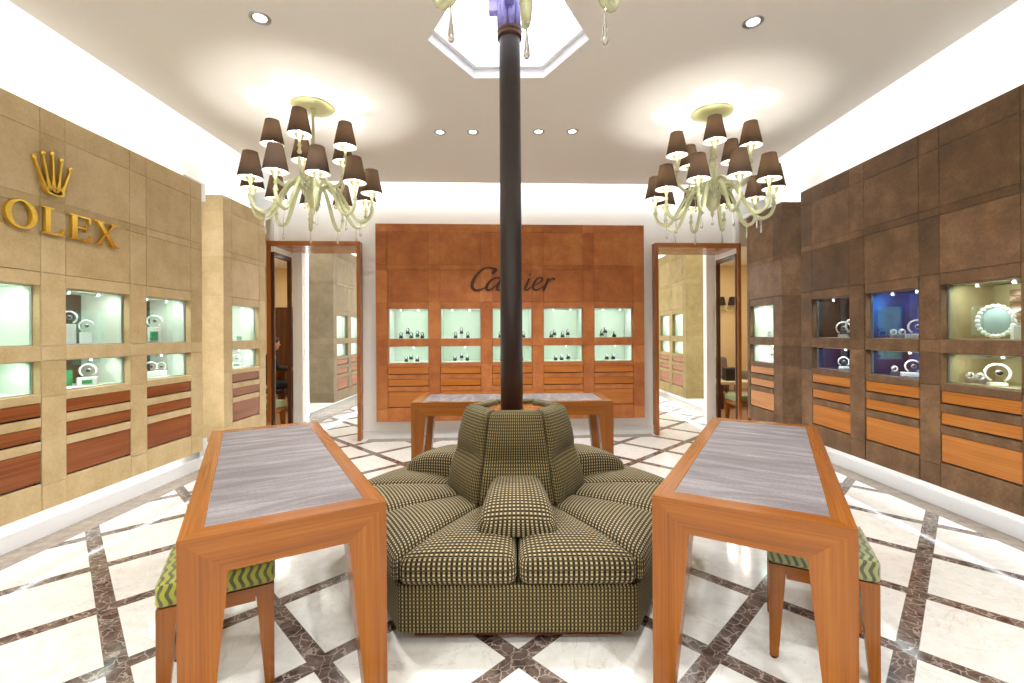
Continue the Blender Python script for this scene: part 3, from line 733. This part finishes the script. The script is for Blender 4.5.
# ------------------------------------------------------------------ stools
def stool(label, loc, rz, fab, group='upholstered stools', w=.385):
    th = thing('stool', label, 'stool', loc, rz, group)
    H = .412
    for cx, cy, sx, sy in ((0, 0, 1, 1), (w, 0, -1, 1), (w, w, -1, -1), (0, w, 1, -1)):
        wt, wb = .066, .034; P = lambda x, y, z: (cx+sx*x, cy+sy*y, z); m = MB()
        b = [P(0, 0, .012), P(wb, 0, .012), P(wb, wb, .012), P(0, wb, .012)]; t_ = [P(0, 0, H), P(wt, 0, H), P(wt, wt, H), P(0, wt, H)]
        if sx*sy < 0: b = b[::-1]; t_ = t_[::-1]
        m.hexa(b, t_, 'z'); lg = m.build('leg', M['desk'], th)
        MB().lathe([(0, 0), (.014, 0), (.015, .012), (0, .012)], (cx+sx*wb/2, cy+sy*wb/2, 0), 12).build('foot_glide', M['bronze'], lg)
    m = MB()
    m.box(.066, w-.066, .002, .03, H-.055, H-.001); m.box(.066, w-.066, w-.03, w-.002, H-.055, H-.001)
    m.box(.002, .03, .066, w-.066, H-.055, H-.001, 'y'); m.box(w-.03, w-.002, .066, w-.066, H-.055, H-.001, 'y'); m.build('rail', M['desk'], th)
    f = lambda x, y, z: Vector((w/2+x, w/2+y, H+.048+z+(.018*(1-(x/w*2)**2)*(1-(y/w*2)**2) if z > 0 else 0)))
    MB().soft(w/2+.004, w/2+.004, .047, .022, f, 8, 4).build('seat_cushion', fab, th)
    return th
st = stool('stool with lime yellow wavy velvet cushion, tucked under the left desk', (-1.31, 1.663, 0), math.radians(29), M['zebra'])
stool('stool with sage striped velvet cushion, tucked under the right desk', (1.115, 1.985, 0), math.radians(-28), M['zebra2'])

# ------------------------------------------------------------------ chandeliers
def bez(P, n=8): return smooth(P, n)
def make_chandelier(label, loc, ph1, ph2):
    """origin at the ceiling"""
    th = thing('chandelier', label, 'chandelier', loc, 0, 'green glass chandeliers')
    MB().lathe([(0, -.022), (.10, -.022), (.172, -.014), (.178, -.004), (.17, 0), (0, 0)], n=36).build('canopy', M['canopy'], th)
    MB().lathe([(0, -.02), (.022, -.02), (.026, -.05), (.014, -.06), (.013, -.40), (.02, -.42), (.013, -.44), (0, -.44)], n=16).build('stem', M['glass'], th)
    MB().lathe([(0, -.43), (.018, -.44), (.040, -.47), (.050, -.49), (.030, -.52), (.020, -.56), (.028, -.60), (.018, -.64), (.026, -.68), (.05, -.69), (.055, -.705), (0, -.705)], n=20).build('baluster', M['glass'], th)
    MB().lathe([(0, -.70), (.066, -.705), (.072, -.72), (.066, -.77), (.052, -.83), (.030, -.87), (.012, -.885), (.018, -.90), (.008, -.93), (0, -.935)], n=24).build('glass_bowl', M['glass'], th)
    def drop(x, y, z, par, L=.115):
        MB().lathe([(0, 0), (.0035, -.004), (.003, -.02), (.004, -.04), (.010, -L+.018), (.011, -L+.010), (.006, -L+.001), (0, -L)], (x, y, z), 12).build('crystal_drop', M['crystal'], par)
    drop(0, 0, -.935, th, .07)
    def arm(phi, R, pts, cup):
        s_, c = math.sin(phi), -math.cos(phi)              # phi = 0 points at the camera, positive to the right
        Q = [(r*s_, r*c, z) for r, z in pts]; P = bez([tuple(q) for q in Q])
        m = MB(); nn = len(P); m.tube(P, [.0125+.0035*math.sin(PI*i/(nn-1)) for i in range(nn)], 10)
        a = m.build('arm', M['glass'], th)
        x, y = R*s_, R*c
        MB().lathe([(0, cup-.03), (.014, cup-.03), (.020, cup-.015), (.012, cup), (.010, cup+.02), (.016, cup+.035), (.010, cup+.05), (.011, cup+.075), (.036, cup+.118), (.038, cup+.12), (.034, cup+.118), (.004, cup+.085), (0, cup+.085)], (x, y, 0), 16).build('candle_cup', M['glass'], a)
        zb = cup+.115; zt = zb+.205
        MB().lathe([(.094, zb), (.094, zb+.003), (.0545, zt), (.0530, zt)], (x, y, 0), 28).build('lamp_shade', M['shade'], a)
        MB().lathe([(.092, zb+.001), (.0515, zt-.002)], (x, y, 0), 28).build('shade_lining', M['lining'], a)
        MB().lathe([(0, cup+.085), (.008, cup+.085), (.008, zb+.045), (.014, zb+.06), (.017, zb+.08), (.012, zb+.105), (0, zb+.12)], (x, y, 0), 12).build('bulb', M['bulb'], a)
        lo = min(pts, key=lambda q: q[1]); drop(lo[0]*s_*1.02, lo[0]*c*1.02, lo[1]-.014, a)
        l = bpy.data.lights.new('bulb_light', 'POINT'); l.energy = BULB; l.color = (1, .97, .92); l.shadow_soft_size = .015
        lo_ = bpy.data.objects.new('bulb_light', l); COL.objects.link(lo_); lo_.location = Vector(loc)+Vector((x, y, zb+.135)); return a
    for k in range(10):
        arm(ph1+k*PI/5, .485, [(.045, -.76), (.075, -.70), (.13, -.665), (.19, -.69), (.25, -.79), (.32, -.92), (.38, -.975), (.45, -.955), (.485, -.89), (.485, -.835)], -.845)
    for k in range(5):
        arm(ph2+k*PI/2.5, .31, [(.03, -.63), (.06, -.58), (.10, -.60), (.15, -.67), (.22, -.70), (.28, -.66), (.31, -.60), (.31, -.55)], -.495)
    return th
BULB = 4.2
R_ = math.radians
make_chandelier('pale green glass chandelier with brown shades hanging on the left', (-1.70, 3.91, ZC), R_(-9), R_(5))
make_chandelier('pale green glass chandelier with brown shades hanging on the right', (1.795, 4.06, ZC), R_(0), R_(-20))
make_chandelier('pale green glass chandelier at the top edge, only its lowest drops showing', (.065, 1.03, ZC), R_(182), R_(20))

# ------------------------------------------------------------------ recessed downlights
def downlight(label, x, y, power=30, r=.062):
    th = thing('ceiling_downlight', label, 'ceiling light', (x, y, ZC), 0, 'recessed ceiling downlights')
    MB().lathe([(r*.60, -.001), (r*.72, -.003), (r*.80, -.008), (r, -.006), (r*1.02, 0)], n=28).build('trim_ring', M['metal'], th)
    MB().lathe([(0, -.0005), (r*.62, -.0012)], n=28).build('lamp_lens', M['led'], th)
    l = bpy.data.lights.new('downlight_beam', 'SPOT'); l.energy = power; l.spot_size = math.radians(125); l.spot_blend = .8; l.shadow_soft_size = .04; l.color = (.97, .99, 1)
    o = bpy.data.objects.new('downlight_beam', l); COL.objects.link(o); o.location = (x, y, ZC-.02)
DP = 165
downlight('recessed ceiling downlight at upper left, above the left chandelier', -1.546, 2.813, DP)
downlight('recessed ceiling downlight at upper right, above the right chandelier', 1.536, 2.877, DP)
for x, lb in ((-.687, 'outer left'), (-.367, 'inner left'), (.27, 'inner right'), (.597, 'outer right')):
    downlight('small downlight before the terracotta wall, %s of the row of four' % lb, x, 4.42, DP*.6, .058)
for x, y in ((-1.55, .3), (1.55, .3), (-.9, -1.1), (.9, -1.1), (-2.3, -1.1), (2.3, -1.1)):  # unseen extra downlights, added to brighten the room evenly
    downlight('added ceiling downlight behind the camera, unseen fill for the room', x, y, DP)

# ------------------------------------------------------------------ small goods in the cases
def ring_stand(label, loc, rz, R=.07, plinth=(.10, .08, .07), card=None, group=None):
    """white C-shaped cuff with a steel watch, on a white block"""
    th = thing('watch_stand', label, 'watch display', loc, rz, group); pw, pd, ph = plinth
    MB().cbox(-pw/2, pw/2, -pd/2, pd/2, 0, ph, .002).build('plinth', M['paper'], th)
    pts = [(R*math.cos(a), 0, ph+R+.004+R*math.sin(a)) for a in [math.radians(-60+k*300/22) for k in range(23)]]
    MB().tube(pts, R*.13, 10).build('cuff', M['paper'], th)
    w = MB().lathe([(0, -.018), (R*.30, -.018), (R*.33, -.012), (R*.33, .006), (0, .006)], (R*.1, -.01, ph+R*1.1), 24, axis='y').build('watch', M['metal'], th)
    MB().lathe([(0, -.0195), (R*.25, -.0195), (R*.26, -.017)], (R*.1, -.01, ph+R*1.1), 24, axis='y').build('dial', M['black'], w)
    if card: MB().box(-.03, .03, -pd/2-.004, -pd/2, .012, ph*.7).build('label_card', card, th)
    return th
def small_watch(label, loc, rz, h=.06, tall=0, group=None, strap='black', base='black'):
    th = thing('wristwatch', label, 'watch', loc, rz, group)
    if tall: MB().cbox(-.018, .018, -.018, .018, 0, tall, .002).build('pedestal', M['crystal'], th)
    MB().cbox(-.024, .024, -.02, .02, tall, tall+.03, .003).build('stand_base', M[base], th)
    pts = [(.016*math.cos(a), .0+.012*math.cos(a), tall+.03+h*.42+h*.42*math.sin(a)) for a in [2*PI*k/16 for k in range(17)]]
    MB().tube(pts, .0065, 8, caps=False).build('strap', M[strap], th)
    c = MB().lathe([(0, -.020), (.015, -.020), (.017, -.016), (.017, -.010), (0, -.010)], (0, 0, tall+.03+h*.55), 18, axis='y').build('watch_case', M['metal'], th)
    MB().lathe([(0, -.021), (.0125, -.021)], (0, 0, tall+.03+h*.55), 18, axis='y').build('dial', M['paper'], c)
    return th
ZU, ZL = 1.3612, 1.0382
def inwall(frame, s, dpt, z):
    """frame: L, R (s = y) or B (s = local x); dpt = depth behind the face"""
    if frame == 'L': return (XL-dpt, s, z), RL
    if frame == 'R': return (XR+dpt, s, z), RR
    v = bk(s, PO-dpt); return (v.x, v.y, z), BROT
setsU = [[(-.13, 0), (-.045, .06), (.01, 0), (.09, .02), (.16, 0)], [(-.08, 0), (-.0, .06), (.09, 0)], [(-.16, 0), (.17, 0)], [(-.14, 0), (-.09, .03), (.02, 0), (.10, .03)], [(-.12, .02), (-.06, .06), (.06, .0)]]
setsL = [[(-.06, 0), (.0, .03), (.09, 0)], [(-.09, .01), (.0, .04), (.08, .01)], [(-.14, 0), (.14, 0)], [(-.08, 0), (.01, 0), (.10, .02)], [(-.05, .01), (.05, .01)]]
NTH = ['first', 'second', 'third', 'fourth', 'fifth']
CAB = ['leftmost terracotta cabinet', 'second terracotta cabinet from left', 'terracotta cabinet behind the column', 'fourth terracotta cabinet from left', 'rightmost terracotta cabinet']
for row, sets, z in (('upper', setsU, ZU), ('lower', setsL, ZL)):
    for k, lst in enumerate(sets):
        for j, (x, tl) in enumerate(lst):
            p, r = inwall('B', cabB[k]+x, .20+.03*(j % 2), z)
            small_watch('%s small watch from left in the %s case of the %s' % (NTH[j], row, CAB[k]), p, r, .06 if row == 'upper' else .05, tl, 'small watches in the terracotta cabinets')
G = 'watch displays in the left wall cases'
for s, d, z, lb, R, pl, cd in (
    (3.44, .20, ZU, 'white ring on tall white block, left one in the upper case below the letters', .046, (.075, .07, .15), None),
    (3.55, .17, ZU, 'white ring on white block, right one in the upper case below the letters', .043, (.075, .07, .09), None),
    (3.57, .18, ZL, 'white ring on white block with green card in the lower case below the letters', .048, (.12, .10, .06), 'greenc'),
    (4.26, .20, ZU, 'white ring on tall white block in the upper case at the long left wall end', .052, (.10, .09, .14), 'greenc'),
    (4.22, .20, ZL, 'left white ring in the lower case at the long left wall end', .042, (.11, .09, .05), None),
    (4.34, .20, ZL, 'right white ring in the lower case at the long left wall end', .036, (.09, .09, .05), None),
    (5.52, .20, ZL, 'small ring on white block in the lower case beside the left doorway', .045, (.10, .09, .05), 'greenc')):
    p, r = inwall('L', s, d, z); ring_stand(lb, p, r-.9, R, pl, M[cd] if cd else None, G)
p, r = inwall('L', 3.42, .26, ZL)
o = MB().cbox(-.10, .10, -.01, .01, 0, .12, .002).build('display_card', M['greenc']); o.location = p; o.rotation_euler = (0, 0, r); tag(o, 'glossy green card standing in the lower case below the letters', 'card')
p, r = inwall('L', 5.52, .16, ZU)
o = MB().cbox(-.035, .035, -.01, .01, 0, .045, .002).build('display_card', M['greenc']); o.location = p; o.rotation_euler = (0, 0, r); tag(o, 'tiny green card in the upper case beside the left doorway', 'card')
G = 'ring displays in the right wall cases'
for s, d, z, lb, R, pl, cd in (
    (4.64, .18, ZU, 'left white ring in the black upper case on the right wall', .060, (.09, .08, .03), None),
    (4.50, .20, ZU, 'right larger white ring in the black upper case on the right wall', .078, (.09, .08, .03), None),
    (4.64, .18, ZL, 'left white ring in the blue lower case under the black one', .045, (.08, .07, .025), None),
    (4.52, .20, ZL, 'right white ring in the blue lower case under the black one', .045, (.08, .07, .025), None),
    (3.81, .19, ZU, 'white ring on a block in the bright blue upper case', .055, (.15, .12, .035), None),
    (3.85, .19, ZL, 'white ring with watch in the lower case under the bright blue one', .05, (.16, .12, .03), None),
    (3.16, .17, ZL, 'large steel watch on white cuff in the olive lower case', .062, (.09, .08, .02), None),
    (3.02, .20, ZU, 'white watch cuff on white block beside the scalloped frame', .052, (.11, .10, .09), None),
    (5.96, .20, ZL, 'small white ring in the pale lower case beside the right doorway', .05, (.09, .08, .03), None)):
    p, r = inwall('R', s, d, z); ring_stand(lb, p, r+.9, R, pl, None, G)
G = 'small watches in the right wall cases'
for s, d, z, lb in (
    (3.93, .17, ZU, 'small watch in the bright blue upper case, nearer the ring'), (4.02, .17, ZU, 'small watch in the bright blue upper case, farther from the ring'),
    (4.01, .17, ZL, 'small watch on pale base in the lower case under the bright blue one'),
    (3.26, .15, ZL, 'small ring box nearer the steel watch in the olive lower case'), (3.33, .15, ZL, 'small ring box farther from the steel watch in the olive lower case'),
    (5.97, .18, ZU, 'small dark watch in the pale upper case beside the right doorway')):
    p, r = inwall('R', s, d, z); small_watch(lb, p, r, .05, 0, G, 'paper', 'metal')
# scalloped white frame and landscape print in the nearest right case
p, r = inwall('R', 3.20, .20, ZU)
th = thing('scalloped_frame', 'round white scalloped stand with many lobes in the olive upper case', 'display stand', p, r+.75)
m = MB()
for k in range(22):
    a = 2*PI*k/22; m.ball((.088*math.cos(a), 0, .125+.105*math.sin(a)), .017, 10)
m.build('lobed_rim', M['paper'], th)
MB().lathe([(0, -.008), (.078, -.008), (.085, 0), (.078, .008), (0, .008)], (0, 0, 0), 32, axis='y').build('disc', M['greyglass'], th)
for ch in th.children:
    if ch.name.startswith('disc'): ch.location = (0, 0, .125); ch.scale = (1, 1, 1.2)
p, r = inwall('R', 3.10, .385, ZU+.05)
o = MB().box(-.17, .17, -.006, .006, 0, .30).build('landscape_poster', M['print']); o.location = p; o.rotation_euler = (0, 0, r); tag(o, 'earth-toned landscape picture at the back of the olive upper case', 'poster')

# ------------------------------------------------------------------ beyond the doorways
# passage ceiling, second hall with its own clad walls, lounges left and right
m = MB(); m.box(-2.95, 2.95, 6.65, FB, ZC, ZC+.06); m.box(-7.5, 7.5, 6.75, FB, 3.74, 3.84); struct(m.build('ceiling', M['ceil']))
m = MB(); m.box(-7.5, 7.5, FB, FB+.1, 0, 3.84); struct(m.build('wall_far', M['white']))
for sgn, nm, clad, zshift in ((-1, 'left', M['taupe'], 0), (1, 'right', M['olive'], .2)):
    x0 = sgn*3.55; o6 = 6.50 if sgn < 0 else 7.0
    xe, ye = (3.68, 7.9) if sgn < 0 else (3.58, 8.1)
    def zp(mb, P, z0, z1):
        P = [(sgn*a, b) for a, b in P]; mb.zprism(P if sgn > 0 else P[::-1], z0, z1)
    m = MB(); zp(m, [(3.06, o6), (3.13, o6), (xe+.02, ye), (xe+.02, FB), (xe-.03, FB), (xe-.03, ye), (3.06, o6+.12), (2.995, o6+.12), (2.995, o6)], 0, 3.74); struct(m.build('wall_%s_far' % nm, M['white']))
    rz = RL if sgn < 0 else RR
    ys = [7.8+zshift, 7.95+zshift, 8.495+zshift, 8.66+zshift, 9.205+zshift, 9.36+zshift, 10.5]
    if sgn < 0: xs = ys; bays_ = [ys[1], ys[3]]
    else: xs = [-y for y in ys[::-1]]; bays_ = [-ys[2], -ys[4]]
    paneling('wall_paneling', '%s panelled wall seen through the %s doorway' % ('grey taupe' if sgn < 0 else 'olive beige', nm), (sgn*3.06, 0, 0), rz, clad, xs, bays_, depth=.42 if sgn < 0 else .33)
    m = MB(); m.box(*sorted((sgn*(3.50 if sgn < 0 else 3.40), sgn*(3.57 if sgn < 0 else 3.45))), 7.80+zshift, 7.83+zshift, .02, 3.30); tag(m.build('led_strip', M['led2']), 'bright vertical light strip at the edge of the far panelling through the %s doorway' % nm, 'light strip')
    for j, yy in enumerate((8.2225+zshift, 8.9325+zshift)):
        cabinet('%s cabinet with pale lit cases, %s one through the %s doorway' % ('grey taupe' if sgn < 0 else 'olive beige', ('nearer', 'farther')[j], nm), (sgn*3.06, yy, 0), rz, clad, M['redwood'], [M['casew'], M['casew']], [M['casew'], M['casew']], 'cabinets in the far hall', 2.2)
    strip('plinth_light_far', (sgn*3.3, 7.9, .235), (sgn*3.3, 10.4, .235), (sgn*.15, 0, -1), .06, 9, COOL)
    strip('gap_light_far', (sgn*3.10, o6+.16, .2), (sgn*3.10, o6+.16, 3.3), (sgn*.3, 1, 0), .05, 70, COOL)
    strip('cove_light_far', (sgn*3.1, 6.8, 3.5), (sgn*3.1, 11, 3.5), (sgn*1, 0, -.25), .1, 40, NEUT)
    # lounge doorway in the side of the passage
    m = MB(); ya, yb = (6.02, 6.50) if sgn < 0 else (6.385, 7.0); xa, xb = sorted((sgn*3.14, sgn*3.19))
    m.box(xa, xb, ya, ya+.02, 0, 2.52, 'z'); m.box(xa, xb, yb-.04, yb, 0, 2.52, 'z'); m.box(xa, xb, ya+.02, yb-.04, 2.46, 2.52, 'y'); struct(m.build('door_%d' % (3 if sgn < 0 else 4), M['darkwood']))
    m = MB(); xa, xb = sorted((sgn*3.14, sgn*3.19)); m.box(xa, xb, ya, yb, 2.52, 3.74); struct(m.build('wall_%s_passage' % nm, M['white']))
    # lounge shell
    m = MB(); xa, xb = sorted((sgn*(xe+.02), sgn*6.6)); m.box(xa, xb, 10.6, 10.7, 0, 3.0); m.box(*sorted((sgn*6.6, sgn*6.7)), 5.8, 10.7, 0, 3.0)
    m.box(*sorted((sgn*3.50, sgn*6.6)), 5.64, 5.72, 0, 3.0); struct(m.build('wall_%s_lounge' % nm, M['cream']))
    LP = [(3.20, 5.73), (6.6, 5.73), (6.6, 10.6), (xe+.02, 10.6), (xe+.02, ye), (3.20, o6+.1)]
    m = MB(); zp(m, LP, 2.98, 3.04); struct(m.build('ceiling', M['white']))
    m = MB(); zp(m, LP, 0, .004); struct(m.build('floor', M['carpet']))
    strip('lounge_light', (sgn*4.5, 7.0, 2.95), (sgn*4.5, 9.6, 2.95), (0, 0, -1), .5, 60, WARM)
area_o = strip('far_hall_light', (-1.5, 9.5, 3.36), (1.5, 9.5, 3.36), (0, 0, -1), 1.5, 240, NEUT)
# left lounge: tall walnut door leaf, table, seated man, stool in the doorway
th = thing('tall_cupboard', 'tall plain brown wooden cupboard against the cream lounge wall', 'cupboard', (-5.0, 10.42, 0))
MB().cbox(-.42, .42, 0, .15, .06, 2.05, .004, 'z').build('body', M['darkwood'], th)
MB().cbox(-.40, -.003, -.02, 0, .08, 2.03, .003, 'z').build('door', M['darkwood'], th)
MB().cbox(.003, .40, -.02, 0, .08, 2.03, .003, 'z').build('door', M['darkwood'], th)
tb = thing('lounge_table', 'brown wooden table where the dark-suited person sits', 'table', (-4.06, 8.98, 0))
MB().cbox(-.36, .30, -.38, .38, .725, .765, .004).build('table_top', M['desk'], tb)
for a, b in ((-.34, -.30), (.22, -.30), (-.34, .30), (.22, .30)):
    MB().hexa([(a-.02, b-.03, 0), (a+.03, b-.03, 0), (a+.03, b+.03, 0), (a-.02, b+.03, 0)], [(a-.05, b-.05, .725), (a+.09, b-.05, .725), (a+.09, b+.05, .725), (a-.05, b+.05, .725)], 'z').build('leg', M['desk'], tb)
# person: one skinned body, seated, forearms on the table
def skinned(name, pts, edges, rad, mat, parent, lvl=2):
    me = bpy.data.meshes.new(name); me.from_pydata(pts, edges, []); o = bpy.data.objects.new(name, me); COL.objects.link(o)
    sk = o.modifiers.new('skin', 'SKIN')
    for v, r in zip(me.skin_vertices[0].data, rad): v.radius = (r, r) if not isinstance(r, tuple) else r
    me.skin_vertices[0].data[0].use_root = True
    ss = o.modifiers.new('sub', 'SUBSURF'); ss.levels = lvl; ss.render_levels = lvl
    me.materials.append(mat); o.parent = parent; return o
per = thing('person', 'seated person in a dark suit leaning on the lounge table', 'person', (-4.52, 8.34, 0), math.radians(40))
P = [(0, 0, .50), (.03, 0, .68), (.07, 0, .88), (.10, 0, 1.02), (.12, 0, 1.08), (.14, 0, 1.14),
     (.09, .17, 1.00), (.16, .23, .80), (.38, .17, .80), (.09, -.17, 1.00), (.16, -.23, .80), (.38, -.17, .80),
     (.10, .10, .50), (.46, .12, .50), (.44, .12, .10), (.56, .12, .05), (.10, -.10, .50), (.46, -.12, .50), (.44, -.12, .10), (.56, -.12, .05)]
Ed = [(0, 1), (1, 2), (2, 3), (3, 4), (4, 5), (3, 6), (6, 7), (7, 8), (3, 9), (9, 10), (10, 11), (0, 12), (12, 13), (13, 14), (14, 15), (0, 16), (16, 17), (17, 18), (18, 19)]
Rd = [(.15, .12), (.14, .11), (.15, .12), (.11, .09), .055, .05, .065, .05, .036, .065, .05, .036, .09, .065, .05, .04, .09, .065, .05, .04]
skinned('body', P, Ed, Rd, M['suit'], per)
hd = MB(); hd.lathe([(0, -.115), (.045, -.105), (.066, -.06), (.076, 0), (.076, .05), (.055, .10), (0, .125)], (.16, 0, 1.25), 20)
hd.ball((.236, 0, 1.235), .016, 8); hd.ball((.155, .078, 1.24), .018, 8); hd.ball((.155, -.078, 1.24), .018, 8)
hd.build('head', M['skin'], per)
MB().lathe([(.079, .02), (.082, .06), (.062, .11), (0, .135)], (.150, 0, 1.25), 20).build('hair', M['hair'], per)
for s_ in (1, -1):
    h = [(.38, s_*.17, .80), (.44, s_*.155, .79), (.50, s_*.17, .785), (.53, s_*.172, .78), (.50, s_*.150, .785), (.535, s_*.148, .78), (.495, s_*.130, .785), (.525, s_*.126, .78), (.485, s_*.112, .785), (.508, s_*.106, .78), (.42, s_*.125, .80), (.45, s_*.105, .79)]
    skinned('hand', h, [(0, 1), (1, 2), (2, 3), (1, 4), (4, 5), (1, 6), (6, 7), (1, 8), (8, 9), (0, 10), (10, 11)], [.028, .03, .009, .008, .009, .008, .009, .008, .008, .007, .012, .009], M['skin'], per, 1)
ch = thing('lounge_chair', 'dark chair carrying the seated person in the left lounge', 'chair', (-4.53, 8.33, 0), math.radians(40))
MB().cbox(-.22, .24, -.22, .22, .36, .42, .01).build('seat', M['black'], ch)
MB().cbox(-.26, -.21, -.22, .22, .40, .88, .01).build('backrest', M['black'], ch)
for a in (-.2, .2):
    for b in (-.2, .2): MB().tube([(a, b, 0), (a*.95, b*.95, .37)], .018, 10).build('leg', M['darkwood'], ch)
stool('stool with pale green velvet cushion in the left lounge doorway', (-3.60, 6.06, 0), 0, M['greenv'])
stool('dark green velvet stool in the right lounge doorway', (3.215, 6.50, 0), 0, M['greenv'])
# right lounge
sf = thing('armchair', 'grey upholstered armchair in the right lounge', 'armchair', (4.52, 9.6, 0), math.radians(25))
MB().soft(.40, .36, .10, .05, lambda x, y, z: Vector((x, y, .32+z)), 5, 4).build('seat', M['ivory'], sf)
MB().soft(.42, .09, .26, .06, lambda x, y, z: Vector((x, y+.38+.1*z, .62+z)), 5, 4).build('backrest', M['greyc'], sf)
for a in (-1, 1): MB().soft(.07, .40, .18, .05, lambda x, y, z: Vector((x+a*.44, y, .42+z)), 5, 4).build('armrest', M['greyc'], sf)
for a in (-.35, .35):
    for b in (-.3, .3): MB().tube([(a, b, 0), (a, b, .24)], .022, 10).build('leg', M['darkwood'], sf)
o = MB().soft(.13, .10, .12, .02, lambda x, y, z: Vector((x, y, .12+z)), 4, 3).build('handbag', M['black']); o.location = (4.16, 8.65, .506)
tag(o, 'small black box bag on the low table in the right lounge', 'bag')
tb = thing('low_table', 'low pale-topped wooden table in the right lounge', 'table', (4.14, 8.65, 0))
MB().cbox(-.35, .30, -.30, .30, .455, .505, .004).build('table_top', M['ivory'], tb)
for a in (-.28, .24):
    for b in (-.25, .25): MB().box(a-.025, a+.025, b-.025, b+.025, 0, .455, 'z').build('leg', M['darkwood'], tb)
sn = thing('wall_sconce', 'two-shade wall sconce on the cream wall of the right lounge', 'wall lamp', (4.94, 10.60, 1.92))
MB().lathe([(0, -.03), (.05, -.03), (.06, 0)], (0, 0, .05), 20, axis='y').build('wall_plate', M['canopy'], sn)
for a in (-.13, .13):
    MB().tube(bez([(0, -.03, .04), (a*.5, -.10, -.02), (a*.95, -.15, .02), (a, -.15, .10)], 6), .010, 8).build('arm', M['glass'], sn)
    MB().lathe([(.10, .12), (.065, .31)], (a, -.15, 0), 24).build('lamp_shade', M['shade'], sn)
    MB().ball((a, -.15, .18), .018, 10).build('bulb', M['bulb'], sn)
